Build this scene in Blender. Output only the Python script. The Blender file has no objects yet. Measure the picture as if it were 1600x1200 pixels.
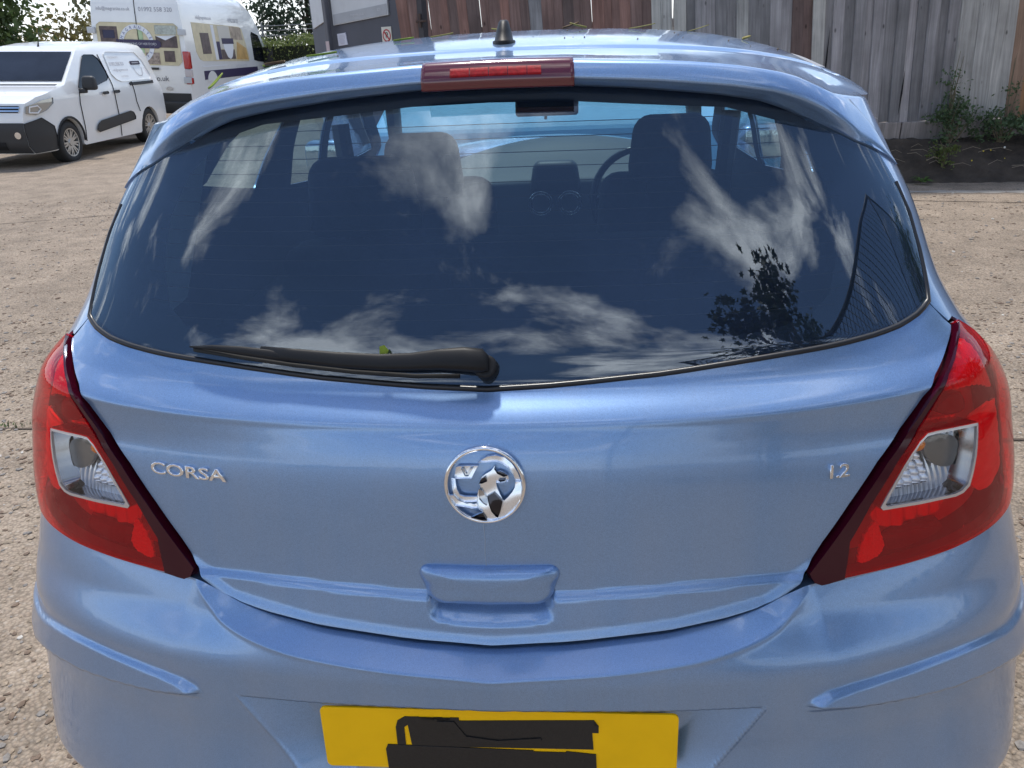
import bpy, bmesh, math, random
import numpy as np
from mathutils import Vector, Matrix, geometry
random.seed(7); rng=np.random.default_rng(7)
sc=bpy.context.scene
C=sc.collection
# ------------------------------------------------------------ camera, sky, sun
cam=bpy.data.cameras.new('camera'); cam.sensor_fit='HORIZONTAL'; cam.sensor_width=36.0
cam.lens=36.0*1206.11/1600.0; cam.clip_start=.05; cam.clip_end=1500
camo=bpy.data.objects.new('camera',cam); C.objects.link(camo)
def cam_axes(p,y,r):
    f=np.array([-np.sin(y)*np.cos(p),np.cos(y)*np.cos(p),-np.sin(p)])
    rt=np.array([np.cos(y),np.sin(y),0.]); up=np.cross(rt,f)
    r2=rt*np.cos(r)+up*np.sin(r); return r2,np.cross(r2,f),f
_r,_u,_f=cam_axes(0.4150079,0.0852243,-0.0443136)
camo.matrix_world=Matrix(((_r[0],_u[0],-_f[0],.12131),(_r[1],_u[1],-_f[1],-.81422),(_r[2],_u[2],-_f[2],1.46991),(0,0,0,1)))
sc.camera=camo
SUN_AZ=math.radians(-12); SUN_EL=math.radians(67)   # azimuth from +Y towards +X
w=bpy.data.worlds.new('World'); sc.world=w; w.use_nodes=True
nt=w.node_tree; nt.nodes.clear()
def N(t,ty,**k):
    n=t.nodes.new(ty)
    for a,b in k.items(): setattr(n,a,b)
    return n
def L(t,a,b): t.links.new(a,b)
out=N(nt,'ShaderNodeOutputWorld'); bg=N(nt,'ShaderNodeBackground'); bg.inputs[1].default_value=.13
sky=N(nt,'ShaderNodeTexSky',sky_type='NISHITA'); sky.sun_disc=False; sky.sun_elevation=SUN_EL; sky.sun_rotation=SUN_AZ
sky.air_density=1.0; sky.dust_density=.6; sky.ozone_density=3.0
tc=N(nt,'ShaderNodeTexCoord'); sep=N(nt,'ShaderNodeSeparateXYZ'); L(nt,tc.outputs['Generated'],sep.inputs[0])
def M(t,op,a,b=None,c=None,clamp=False):
    n=N(t,'ShaderNodeMath',operation=op); n.use_clamp=clamp
    for i,v in enumerate((a,b,c)):
        if v is None: continue
        if isinstance(v,(int,float)): n.inputs[i].default_value=v
        else: L(t,v,n.inputs[i])
    return n.outputs[0]
zz=M(nt,'ADD',M(nt,'MAXIMUM',sep.outputs[2],0.0),.12)
comb=N(nt,'ShaderNodeCombineXYZ'); L(nt,M(nt,'DIVIDE',sep.outputs[0],zz),comb.inputs[0]); L(nt,M(nt,'DIVIDE',sep.outputs[1],zz),comb.inputs[1]); comb.inputs[2].default_value=11.3
n1=N(nt,'ShaderNodeTexNoise'); n1.inputs['Scale'].default_value=3.6; n1.inputs['Detail'].default_value=9; n1.inputs['Roughness'].default_value=.58; n1.inputs['Distortion'].default_value=.35; L(nt,comb.outputs[0],n1.inputs['Vector'])
rp=N(nt,'ShaderNodeValToRGB'); L(nt,n1.outputs['Fac'],rp.inputs[0]); rp.color_ramp.elements[0].position=.52; rp.color_ramp.elements[1].position=.66
hz=M(nt,'POWER',M(nt,'SUBTRACT',1.0,M(nt,'MULTIPLY',M(nt,'MAXIMUM',sep.outputs[2],0.0),3.2),clamp=True),1.6)
hzc=M(nt,'MULTIPLY',hz,.85)
fac=M(nt,'MAXIMUM',M(nt,'MULTIPLY',rp.outputs[0],.92),hzc)
mixs=N(nt,'ShaderNodeMix',data_type='RGBA'); L(nt,fac,mixs.inputs['Factor']); L(nt,sky.outputs[0],mixs.inputs[6]); cmx=N(nt,'ShaderNodeMix',data_type='RGBA'); L(nt,M(nt,'MULTIPLY',rp.outputs[0],M(nt,'SUBTRACT',1.0,hz)),cmx.inputs['Factor']); cmx.inputs[6].default_value=(7.6,7.8,8.3,1); cmx.inputs[7].default_value=(13.5,13.6,13.8,1); L(nt,cmx.outputs[2],mixs.inputs[7])
L(nt,mixs.outputs[2],bg.inputs[0]); L(nt,bg.outputs[0],out.inputs[0])
sl=bpy.data.lights.new('sun','SUN'); sl.energy=2.5; sl.angle=math.radians(5); sl.color=(1,.95,.87)
so=bpy.data.objects.new('sun',sl); C.objects.link(so)
sd=Vector((math.sin(SUN_AZ)*math.cos(SUN_EL),math.cos(SUN_AZ)*math.cos(SUN_EL),math.sin(SUN_EL)))
so.rotation_euler=sd.to_track_quat('Z','Y').to_euler(); so.location=(0,0,20)
sc.view_settings.view_transform='Standard'; sc.view_settings.look='None'; sc.view_settings.gamma=1; sc.view_settings.exposure=0.58
sc.render.engine='CYCLES'; sc.cycles.use_denoising=True; sc.cycles.max_bounces=10; sc.cycles.transparent_max_bounces=16; sc.cycles.glossy_bounces=5
sc.cycles.sample_clamp_indirect=6
# ------------------------------------------------------------ helpers
def tag(o,label=None,cat=None,group=None,kind=None):
    if label: o['label']=label
    if cat: o['category']=cat
    if group: o['group']=group
    if kind: o['kind']=kind
    return o
def empty(name,loc=(0,0,0),rot=(0,0,0)):
    o=bpy.data.objects.new(name,None); C.objects.link(o); o.location=loc; o.rotation_euler=rot; o.empty_display_size=.1; return o
def mobj(name,verts,faces,mat,parent=None,smooth=True,normals=None,mats=None,fm=None):
    me=bpy.data.meshes.new(name); me.from_pydata([tuple(map(float,v)) for v in verts],[],[tuple(map(int,f)) for f in faces])
    for m_ in (mats or [mat]): me.materials.append(m_)
    if fm is not None: me.polygons.foreach_set('material_index',list(fm))
    if smooth: me.shade_smooth()
    if normals is not None: me.normals_split_custom_set_from_vertices([tuple(map(float,n)) for n in normals])
    me.update()
    o=bpy.data.objects.new(name,me); C.objects.link(o)
    if parent is not None: o.parent=parent
    return o
def bobj(name,bm,mat,parent=None,smooth=False,bevel=0,seg=2,mats=None):
    me=bpy.data.meshes.new(name); bmesh.ops.recalc_face_normals(bm,faces=bm.faces); bm.to_mesh(me); bm.free()
    for m_ in (mats or [mat]): me.materials.append(m_)
    if smooth: me.shade_smooth()
    o=bpy.data.objects.new(name,me); C.objects.link(o)
    if parent is not None: o.parent=parent
    if bevel:
        md=o.modifiers.new('bevel','BEVEL'); md.width=bevel; md.segments=seg; md.limit_method='ANGLE'; md.angle_limit=math.radians(35); md.harden_normals=False
    return o
def box(bm,c,s,rot=None,top=None):
    vs=[]
    for x in (-.5,.5):
        for y in (-.5,.5):
            for z in (-.5,.5):
                v=Vector((x*s[0],y*s[1],z*s[2]))
                if top and z>0: v.x*=top[0]; v.y*=top[1]
                if rot: v=rot@v
                vs.append(bm.verts.new(v+Vector(c)))
    for f in ((0,1,3,2),(4,6,7,5),(0,4,5,1),(2,3,7,6),(0,2,6,4),(1,5,7,3)): bm.faces.new([vs[i] for i in f])
    return vs
def tube(bm,pts,r,n=8,caps=True):
    pts=[Vector(p) for p in pts]; rings=[]
    rs=r if isinstance(r,(list,tuple)) else [r]*len(pts)
    for i,p in enumerate(pts):
        d=(pts[min(i+1,len(pts)-1)]-pts[max(i-1,0)]).normalized()
        a=d.orthogonal().normalized() if i==0 else (a0-d*a0.dot(d)).normalized()
        a0=a; b=d.cross(a)
        rings.append([bm.verts.new(p+(a*math.cos(t)+b*math.sin(t))*rs[i]) for t in [2*math.pi*k/n for k in range(n)]])
    for i in range(len(rings)-1):
        for k in range(n): bm.faces.new((rings[i][k],rings[i][(k+1)%n],rings[i+1][(k+1)%n],rings[i+1][k]))
    if caps: bm.faces.new(rings[0][::-1]); bm.faces.new(rings[-1])
def prism(bm,poly,T,d0,d1):
    """poly 2D extruded from depth d0 to d1; T maps (u,v,d)->Vector"""
    a=[bm.verts.new(T(u,v,d0)) for u,v in poly]; b=[bm.verts.new(T(u,v,d1)) for u,v in poly]
    n=len(poly)
    for i in range(n): bm.faces.new((a[i],a[(i+1)%n],b[(i+1)%n],b[i]))
    bm.faces.new(a[::-1]); f=bm.faces.new(b)
    return f
def pip(P,poly):
    x,y=P[:,0],P[:,1]; ins=np.zeros(len(P),bool); n=len(poly)
    for i in range(n):
        x0,y0=poly[i]; x1,y1=poly[(i+1)%n]
        c=((y0>y)!=(y1>y)); 
        if y1!=y0: ins^=c&(x<(x1-x0)*(y-y0)/(y1-y0)+x0)
    return ins
def dens(poly,step,sc_):
    o=[]; n=len(poly)
    for i in range(n):
        a=np.array(poly[i],float); b=np.array(poly[(i+1)%n],float)
        k=max(1,int(math.ceil(np.hypot(*((b-a)*sc_))/step)))
        for j in range(k): o.append(tuple(a+(b-a)*j/k))
    return o
def panel(name,poly,fn,mat,parent,step=.006,holes=(),rim=.01,sc_=(.8,1.),hb=2e-4,du=None):
    """curved sheet: polygon in surface coordinates, triangulated with a regular inner grid, analytic normals, folded rim"""
    sc_=np.array(sc_); loops=[dens(poly,step,sc_)]+[dens(h,step,sc_) for h in holes]
    arr=[np.array(l)*sc_ for l in loops]
    lo=arr[0].min(0); hi=arr[0].max(0)
    gx=np.arange(lo[0],hi[0]+step,step); gy=np.arange(lo[1],hi[1]+step,step)
    G=np.stack(np.meshgrid(gx,gy,indexing='ij'),-1).reshape(-1,2)
    ok=pip(G,arr[0])
    for h in arr[1:]: ok&=~pip(G,h)
    G=G[ok]
    # keep away from the boundary
    B=np.concatenate(arr)
    keep=np.ones(len(G),bool)
    for ch in range(0,len(B),200):
        d=np.abs(G[:,None,:]-B[None,ch:ch+200,:]); keep&=((d**2).sum(-1)>(.45*step)**2).all(1)
    G=G[keep]
    pts=[Vector(p) for p in np.concatenate([B,G])]
    ed=[];k=0
    for l in arr:
        n=len(l); ed+=[(k+i,k+(i+1)%n) for i in range(n)]; k+=n
    vo,eo,fo,ovs,_,_=geometry.delaunay_2d_cdt(pts,ed,[],0,1e-7)
    V=np.array([tuple(v) for v in vo]); F=np.array([f for f in fo])
    cen=V[F].mean(1); ok=pip(cen,arr[0])
    for h in arr[1:]: ok&=~pip(cen,h)
    F=F[ok]
    uv=V/sc_
    X=fn(uv[:,0],uv[:,1]); a=fn(uv[:,0]+hb,uv[:,1])-fn(uv[:,0]-hb,uv[:,1]); b=fn(uv[:,0],uv[:,1]+hb)-fn(uv[:,0],uv[:,1]-hb)
    nn=np.cross(a,b); nn/=np.maximum(np.linalg.norm(nn,axis=1),1e-12)[:,None]
    # orient faces along the normal
    e1=X[F[:,1]]-X[F[:,0]]; e2=X[F[:,2]]-X[F[:,0]]; fl=(np.cross(e1,e2)*nn[F[:,0]]).sum(1)<0
    F[fl]=F[fl][:,::-1]
    faces=[tuple(f) for f in F]; verts=list(X); norms=list(nn)
    if rim:
        mp={}
        for i,v in enumerate(ovs):
            for q in v: mp[q]=i
        k=0
        for l in arr:
            n=len(l); idx=[mp[k+i] for i in range(n)]; k+=n
            base=len(verts)
            for i in idx:
                verts.append(X[i]); verts.append(X[i]-nn[i]*rim)
                norms.append(nn[i]); norms.append(nn[i])
            P3=[X[i] for i in idx]
            for i in range(n):
                j=(i+1)%n; t=P3[j]-P3[i-1]; s=np.cross(t,nn[idx[i]]); s/=max(np.linalg.norm(s),1e-9)
                norms[base+2*i]=s; norms[base+2*i+1]=s
                faces.append((base+2*i,base+2*i+1,base+2*j+1,base+2*j))
    return mobj(name,verts,faces,mat,parent,normals=norms)
def gridmesh(name,X,mat,parent,normals=True,closed=False,flip=False):
    X=np.asarray(X,float); m,n=X.shape[:2]
    a=np.gradient(X,axis=0); b=np.gradient(X,axis=1); nn=np.cross(a,b); nn/=np.maximum(np.linalg.norm(nn,axis=-1),1e-12)[...,None]
    if flip: nn=-nn
    F=[]
    for i in range(m-1):
        for j in range(n-1):
            q=(i*n+j,(i+1)*n+j,(i+1)*n+j+1,i*n+j+1); F.append(q[::-1] if flip else q)
    return mobj(name,X.reshape(-1,3),F,mat,parent,normals=nn.reshape(-1,3) if normals else None)
def ss(x): x=np.clip(x,0,1); return x*x*(3-2*x)
# ------------------------------------------------------------ materials
def newmat(name):
    m=bpy.data.materials.new(name); m.use_nodes=True; t=m.node_tree; t.nodes.clear()
    o=N(t,'ShaderNodeOutputMaterial'); return m,t,o
def pbr(name,col,rough=.5,metal=0,coat=0,coatr=.03,spec=.5,bump=None,var=None,scale=30,obj=False,emis=None):
    """bump=(scale,strength,dist); var=(scale,amount) mottles the colour"""
    m,t,o=newmat(name); p=N(t,'ShaderNodeBsdfPrincipled'); L(t,p.outputs[0],o.inputs[0])
    p.inputs['Base Color'].default_value=(*col,1); p.inputs['Roughness'].default_value=rough; p.inputs['Metallic'].default_value=metal
    p.inputs['Coat Weight'].default_value=coat; p.inputs['Coat Roughness'].default_value=coatr; p.inputs['Specular IOR Level'].default_value=spec
    tc=N(t,'ShaderNodeTexCoord')
    if var:
        nz=N(t,'ShaderNodeTexNoise'); nz.inputs['Scale'].default_value=var[0]; nz.inputs['Detail'].default_value=6; nz.inputs['Roughness'].default_value=.6
        L(t,tc.outputs['Object'],nz.inputs['Vector'])
        r=N(t,'ShaderNodeMapRange'); L(t,nz.outputs['Fac'],r.inputs['Value']); r.inputs['From Min'].default_value=.3; r.inputs['From Max'].default_value=.7; r.inputs['To Min'].default_value=1-var[1]; r.inputs['To Max'].default_value=1+var[1]
        h=N(t,'ShaderNodeHueSaturation'); h.inputs['Color'].default_value=(*col,1); L(t,r.outputs[0],h.inputs['Value']); L(t,h.outputs[0],p.inputs['Base Color'])
        if obj:
            oi=N(t,'ShaderNodeObjectInfo'); r2=N(t,'ShaderNodeMapRange'); L(t,oi.outputs['Random'],r2.inputs['Value']); r2.inputs['To Min'].default_value=.72; r2.inputs['To Max'].default_value=1.28
            L(t,M(t,'MULTIPLY',r.outputs[0],r2.outputs[0]),h.inputs['Value'])
    if bump:
        nb=N(t,'ShaderNodeTexNoise'); nb.inputs['Scale'].default_value=bump[0]; nb.inputs['Detail'].default_value=5; L(t,tc.outputs['Object'],nb.inputs['Vector'])
        bp=N(t,'ShaderNodeBump'); bp.inputs['Strength'].default_value=bump[1]; bp.inputs['Distance'].default_value=bump[2]; L(t,nb.outputs['Fac'],bp.inputs['Height']); L(t,bp.outputs[0],p.inputs['Normal'])
    return m
def schlick(t,ior):
    """the same mirror share from both sides of a thin pane"""
    g_=N(t,'ShaderNodeNewGeometry'); d=N(t,'ShaderNodeVectorMath',operation='DOT_PRODUCT'); L(t,g_.outputs['Incoming'],d.inputs[0]); L(t,g_.outputs['Normal'],d.inputs[1])
    f0=((ior-1)/(ior+1))**2; c_=M(t,'ABSOLUTE',d.outputs['Value'])
    return M(t,'ADD',M(t,'MULTIPLY',M(t,'POWER',M(t,'SUBTRACT',1.0,c_,clamp=True),5.0),1-f0),f0)
def glassmat(name,tint,refl_ior=1.5,rough=0.0,dust=0.0,dust_sky_col=(.5,.5,.48),gcol=(1,1,1)):
    m,t,o=newmat(name); tr=N(t,'ShaderNodeBsdfTransparent'); tr.inputs[0].default_value=(*tint,1)
    gl=N(t,'ShaderNodeBsdfGlossy'); gl.inputs['Roughness'].default_value=rough; gl.inputs[0].default_value=(*gcol,1)
    mx=N(t,'ShaderNodeMixShader'); L(t,schlick(t,refl_ior),mx.inputs[0]); L(t,tr.outputs[0],mx.inputs[1]); L(t,gl.outputs[0],mx.inputs[2])
    last=mx
    if dust:
        df=N(t,'ShaderNodeBsdfDiffuse'); df.inputs[0].default_value=(*dust_sky_col,1)
        tc=N(t,'ShaderNodeTexCoord'); nz=N(t,'ShaderNodeTexNoise'); nz.inputs['Scale'].default_value=900; nz.inputs['Detail'].default_value=2; L(t,tc.outputs['Object'],nz.inputs['Vector'])
        n2=N(t,'ShaderNodeTexNoise'); n2.inputs['Scale'].default_value=6; n2.inputs['Detail'].default_value=5; L(t,tc.outputs['Object'],n2.inputs['Vector'])
        r=N(t,'ShaderNodeMapRange'); L(t,nz.outputs['Fac'],r.inputs['Value']); r.inputs['From Min'].default_value=.45; r.inputs['From Max'].default_value=.75; r.inputs['To Min'].default_value=.25; r.inputs['To Max'].default_value=2.2
        r2=N(t,'ShaderNodeMapRange'); L(t,n2.outputs['Fac'],r2.inputs['Value']); r2.inputs['From Min'].default_value=.3; r2.inputs['From Max'].default_value=.7; r2.inputs['To Min'].default_value=.5; r2.inputs['To Max'].default_value=1.5
        f=M(t,'MULTIPLY',M(t,'MULTIPLY',r.outputs[0],r2.outputs[0]),dust)
        m2=N(t,'ShaderNodeMixShader'); L(t,f,m2.inputs[0]); L(t,mx.outputs[0],m2.inputs[1]); L(t,df.outputs[0],m2.inputs[2]); last=m2
    L(t,last.outputs[0],o.inputs[0]); return m
def paintmat(name,col):
    m,t,o=newmat(name); p=N(t,'ShaderNodeBsdfPrincipled'); L(t,p.outputs[0],o.inputs[0])
    p.inputs['Metallic'].default_value=.62; p.inputs['Roughness'].default_value=.32; p.inputs['Coat Weight'].default_value=1; p.inputs['Coat Roughness'].default_value=.02
    tc=N(t,'ShaderNodeTexCoord')
    v=N(t,'ShaderNodeTexVoronoi'); v.inputs['Scale'].default_value=1400; L(t,tc.outputs['Object'],v.inputs['Vector'])
    r=N(t,'ShaderNodeMapRange'); L(t,v.outputs['Color'],r.inputs['Value']); r.inputs['To Min'].default_value=.80; r.inputs['To Max'].default_value=1.22
    # dust film and faint run marks from old rain
    n2=N(t,'ShaderNodeTexNoise'); n2.inputs['Scale'].default_value=5; n2.inputs['Detail'].default_value=6
    mp=N(t,'ShaderNodeMapping'); mp.inputs['Scale'].default_value=(3,1,.35); L(t,tc.outputs['Object'],mp.inputs[0]); L(t,mp.outputs[0],n2.inputs['Vector'])
    r2=N(t,'ShaderNodeMapRange'); L(t,n2.outputs['Fac'],r2.inputs['Value']); r2.inputs['From Min'].default_value=.35; r2.inputs['From Max'].default_value=.75; r2.inputs['To Min'].default_value=0; r2.inputs['To Max'].default_value=.13
    h=N(t,'ShaderNodeHueSaturation'); h.inputs['Color'].default_value=(*col,1); L(t,r.outputs[0],h.inputs['Value'])
    mc=N(t,'ShaderNodeMix',data_type='RGBA'); L(t,r2.outputs[0],mc.inputs['Factor']); L(t,h.outputs[0],mc.inputs[6]); mc.inputs[7].default_value=(.42,.43,.44,1)
    L(t,mc.outputs[2],p.inputs['Base Color'])
    cr=M(t,'ADD',M(t,'MULTIPLY',r2.outputs[0],.8),.02); L(t,cr,p.inputs['Coat Roughness'])
    nb=N(t,'ShaderNodeTexNoise'); nb.inputs['Scale'].default_value=260; L(t,tc.outputs['Object'],nb.inputs['Vector'])
    bp=N(t,'ShaderNodeBump'); bp.inputs['Strength'].default_value=.03; bp.inputs['Distance'].default_value=.0006; L(t,nb.outputs['Fac'],bp.inputs['Height']); L(t,bp.outputs[0],p.inputs['Coat Normal'])
    return m
def lensmat(name,tint,diff,f=.3,rough=.03):
    m,t,o=newmat(name); tr=N(t,'ShaderNodeBsdfTransparent'); tr.inputs[0].default_value=(*tint,1)
    df=N(t,'ShaderNodeBsdfDiffuse'); df.inputs[0].default_value=(*diff,1)
    a=N(t,'ShaderNodeMixShader'); a.inputs[0].default_value=f; L(t,tr.outputs[0],a.inputs[1]); L(t,df.outputs[0],a.inputs[2])
    gl=N(t,'ShaderNodeBsdfGlossy'); gl.inputs['Roughness'].default_value=rough
    b=N(t,'ShaderNodeMixShader'); L(t,schlick(t,1.5),b.inputs[0]); L(t,a.outputs[0],b.inputs[1]); L(t,gl.outputs[0],b.inputs[2]); L(t,b.outputs[0],o.inputs[0]); return m
PAINT=paintmat('blue_metallic_paint',(.205,.335,.560))
BLK=pbr('black_plastic',(.009,.009,.010),.5,bump=(400,.15,.0006),spec=.3)
SATIN=pbr('satin_black',(.012,.012,.014),.3)
VOID=pbr('dark_inner',(.004,.004,.005),.8)
RUB=pbr('rubber',(.02,.02,.02),.75,bump=(60,.2,.002))
CHR=pbr('chrome',(.82,.83,.85),.06,1.0)
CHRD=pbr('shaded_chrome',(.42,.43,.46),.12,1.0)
GLASS=glassmat('rear_glass',(.42,.55,.62),2.1,0,.05,(.15,.24,.50),(.80,.90,1.0))  # dust film tinted blue, painting the sky's reflection into the glass
SIDEGL=glassmat('side_glass',(.62,.72,.70),1.5)
RED=lensmat('red_lens',(1.0,.03,.04),(.85,.010,.020),.26)
REDD=lensmat('dark_red_lens',(.45,.01,.03),(.085,.003,.012),.72)
MAR=pbr('maroon_plastic',(.045,.002,.010),.12,spec=.35)
CLEAR=glassmat('clear_lens',(.93,.94,.95),1.5)
SILV=pbr('reflector_silver',(.92,.92,.94),.22,.6)
SILR=pbr('reflector_ribbed',(.92,.90,.90),.4,.25,bump=(700,.5,.002))
AMB=pbr('amber_bulb',(.75,.20,.02),.2)
GREYP=pbr('grey_trim',(.55,.60,.64),.55)
FABRIC=pbr('seat_fabric',(.045,.048,.054),.85,bump=(350,.4,.001),var=(20,.2))
DASH=pbr('dash_plastic',(.060,.062,.065),.5,bump=(300,.2,.001))
ALLOY=pbr('alloy',(.48,.48,.47),.35,.8)
WHITE=pbr('white_paint',(.78,.79,.78),.3,coat=.8,var=(3,.03))
# ------------------------------------------------------------ the hatchback's surfaces (metres; car centred on X=0, rear bumper near Y=0)
def interp(x,xs,ys):
    x=np.asarray(x,float); xs=np.array(xs,float); ys=np.array(ys,float)
    h=np.diff(xs); d=np.diff(ys)/h; m=np.zeros(len(xs))
    for i in range(1,len(xs)-1):
        if d[i-1]*d[i]>0:
            w1=2*h[i]+h[i-1]; w2=h[i]+2*h[i-1]; m[i]=(w1+w2)/(w1/d[i-1]+w2/d[i])
    m[0]=d[0]; m[-1]=d[-1]
    xc=np.clip(x,xs[0],xs[-1]); k=np.clip(np.searchsorted(xs,xc)-1,0,len(xs)-2)
    t=(xc-xs[k])/h[k]
    r=(2*t**3-3*t**2+1)*ys[k]+(t**3-2*t**2+t)*h[k]*m[k]+(-2*t**3+3*t**2)*ys[k+1]+(t**3-t**2)*h[k]*m[k+1]
    return r+np.where(x<xs[0],(x-xs[0])*m[0],0)+np.where(x>xs[-1],(x-xs[-1])*m[-1],0)
ZW=[.2,.62,.75,.9,1.0,1.08,1.2,1.3,1.4,1.5]; WW=[.8544,.8701,.8716,.8443,.8130,.7740,.7434,.702,.666,.63]
ZY=[.2,.6,.68,.75,.90,.985,1.02,1.06,1.2,1.39,1.5]; YY=[.0590,.0605,.0751,.0918,.1096,.1409,.1893,.2127,.3021,.4246,.4953]
DZ=[.2,.9,1.1,1.4]; DD=[.4546,.3886,.4373,.4897]
BZ=[.2,.3,.4,.5,.6,.7,.8]; BW=[.8884,.9305,.9232,.9168,.8947,.8806,.8719]
BYZ=[.2,.35,.5,.62,.70,.8]; BY=[-.0293,-.0096,.0150,.0150,.0343,.03]
def _surf(th,z,off,W,Y0,D,n):
    s=np.sin(th);c=np.cos(th)
    x=(W+off)*np.sign(s)*np.abs(s)**(2/n)
    y=Y0-off+(D+off)*(1-np.abs(c)**(2/n))
    far=np.abs(th)>np.pi/2
    y=np.where(far,Y0+D+(np.abs(th)-np.pi/2),y); x=np.where(far,(W+off)*np.sign(th),x)
    y=y+.035*(np.sqrt(x*x+.015**2)-.015)*np.clip((np.pi/2-np.abs(th)),0,1)
    return np.stack([x,y,z+0*x],-1)
def body(th,z,off=0.0):
    """flat-fronted plan curve: nearly straight across the middle, tight at the corners"""
    th=np.asarray(th,float); z=np.asarray(z,float)
    W=interp(z,ZW,WW); Y0=interp(z,ZY,YY); D=interp(z,DZ,DD); a=np.abs(th)
    q=np.abs(np.sin(th))**(2/2.7); x=(W+off)*np.sign(th)*q
    y1=Y0-off+(D+off)*(1-np.abs(np.cos(th))**(2/2.7)); n_=3.2+1.5*ss((z-.93)/.10); y2=Y0-off+(D+off)*(1-np.clip(1-q**n_,0,1)**(1/n_))
    k=(y2+.814)/(y1+.814); x=x*k; zz_=z+(1.47-z)*(1-k)  # slides points along rays from the camera position, keeping the outline
    kk=.035-.031*ss((z-.95)/.07)
    y=y2+kk*(np.sqrt(x*x+.015**2)-.015)*np.clip(np.pi/2-a,0,1)
    far=a>np.pi/2
    return np.stack([np.where(far,(W+off)*np.sign(th),x),np.where(far,Y0+D+(a-np.pi/2),y),np.where(far,z,zz_)],-1)
def bump(th,z,off=0.0):
    th=np.asarray(th,float); z=np.asarray(z,float)
    return _surf(th,z,off,interp(z,BZ,BW),interp(z,BYZ,BY),.45,2.8)
GLASS_BOT=[[0,1.0190],[.0516,1.0225],[.1025,1.0261],[.1535,1.0296],[.2044,1.0324],[.2554,1.036],[.3063,1.0395],[.3573,1.0424],[.4083,1.045],[.4593,1.0471],[.5103,1.0487],[.5613,1.0501],[.6124,1.0517],[.6634,1.0535],[.7144,1.0551],[.7654,1.0571],[.8164,1.0591],[.8674,1.0624],[.9183,1.0656],[.9692,1.0701],[1.02,1.0748]]
GLASS_SIDE=[(1.02,1.0748),(1.05,1.092),(1.075,1.115),(1.09,1.14),(1.10,1.19),(1.09,1.235),(1.06,1.275),(1.0,1.308),(.92,1.330),(.80,1.352)]
TAIL_IN=[(.435,.747),(.479,.79),(.54,.845),(.617,.903),(.69,.943),(.79,.978),(.87,.998),(1.0,1.017),(1.09,1.030),(1.15,1.038)]
TAIL_OUT=[(1.15,1.038),(1.27,1.012),(1.36,.975),(1.43,.92),(1.46,.86),(1.44,.80),(1.38,.77),(1.28,.757)]
TAIL_BOT=[(1.28,.757),(1.17,.752),(1.08,.749),(1.0,.746),(.94,.744),(.83,.740),(.7155,.7375),(.6012,.734),(.52,.730),(.487,.7275),(.462,.7268),(.447,.732)]
LENS=[[.9507,.9281],[.9208,.9298],[.8608,.9326],[.8009,.9346],[.7709,.9353],[.741,.935],[.7131,.9259],[.687,.9113],[.6624,.8943],[.6387,.8759],[.6155,.8569],[.5943,.8369],[.6000,.8320],[.6435,.8317],[.7035,.8303],[.7635,.8295],[.8234,.8276],[.8531,.8295],[.8818,.8375],[.9023,.858],[.9217,.8808],[.9361,.9051]]
HATCH_BOT=[[0,.6585],[.0279,.6615],[.0559,.6631],[.0838,.6657],[.1117,.6689],[.1396,.6717],[.1676,.6742],[.1955,.6769],[.2232,.6813],[.2509,.6856],[.2787,.6895],[.3062,.6947],[.3337,.7003],[.3606,.708],[.3871,.7172],[.4125,.729],[.435,.7455]]
BCREASE=[[.0003,.6365],[.0375,.6408],[.0748,.6434],[.1122,.6465],[.1495,.6501],[.1867,.6546],[.2237,.6599],[.2606,.6668],[.2967,.6764],[.3312,.691],[.3602,.7135],[.3779,.7446],[.3886,.7786]]
STRIP_T=[[1.62,.606],[1.1424,.6010],[1.0984,.5995],[1.0436,.6000],[.989,.6027],[.9343,.6069],[.8795,.6098],[.8247,.6119],[.7698,.6123],[.7149,.6115],[.6601,.609],[.6053,.605],[.5506,.601],[.4959,.5968],[.4413,.5893],[.41,.578],[.3906,.565]]
STRIP_B=[[1.62,.515],[1.0748,.5237],[1.0265,.5323],[.9779,.5382],[.929,.5416],[.8801,.5436],[.8312,.5461],[.7822,.5468],[.7332,.5467],[.6842,.5486],[.6352,.5496],[.5862,.5506],[.5373,.5527],[.4883,.5548],[.4396,.5594],[.3907,.5629]]
RECTOP=[[0,.5823],[.0852,.580],[.1683,.5763],[.2515,.5736],[.3347,.57],[.5,.565]]
def sp_off(th): return .045*(1-ss((np.abs(th)-.45)/.62))+.002
SP_TOP=[(0,1.4470),(.0819,1.4456),(.1426,1.4427),(.2033,1.4401),(.2641,1.4377),(.3248,1.4344),(.3854,1.4304),(.446,1.4256),(.5065,1.4196),(.567,1.4136),(.6273,1.4059),(.6872,1.3958),(.7468,1.386),(.82,1.376),(.90,1.366),(1.0,1.350),(1.1,1.322),(1.18,1.285),(1.22,1.262)]
SP_BOT=[(0,1.4105),(.0803,1.4095),(.1365,1.4062),(.1929,1.4031),(.2491,1.3994),(.3053,1.395),(.3616,1.3909),(.4178,1.3866),(.4739,1.3809),(.53,1.3752),(.5859,1.366),(.6415,1.356),(.6967,1.345),(.76,1.331),(.82,1.319),(.9,1.303),(1.0,1.288),(1.1,1.272),(1.18,1.258),(1.22,1.250)]
ROOF_ST=SP_TOP[:-5]+[(.9,1.371),(1.05,1.364),(1.25,1.357)]
def curve(c,t): 
    a=np.array(sorted(c,key=lambda p:p[0])); return np.interp(t,a[:,0],a[:,1])
def mir(pts): return [(-u,v) for u,v in pts]
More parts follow.
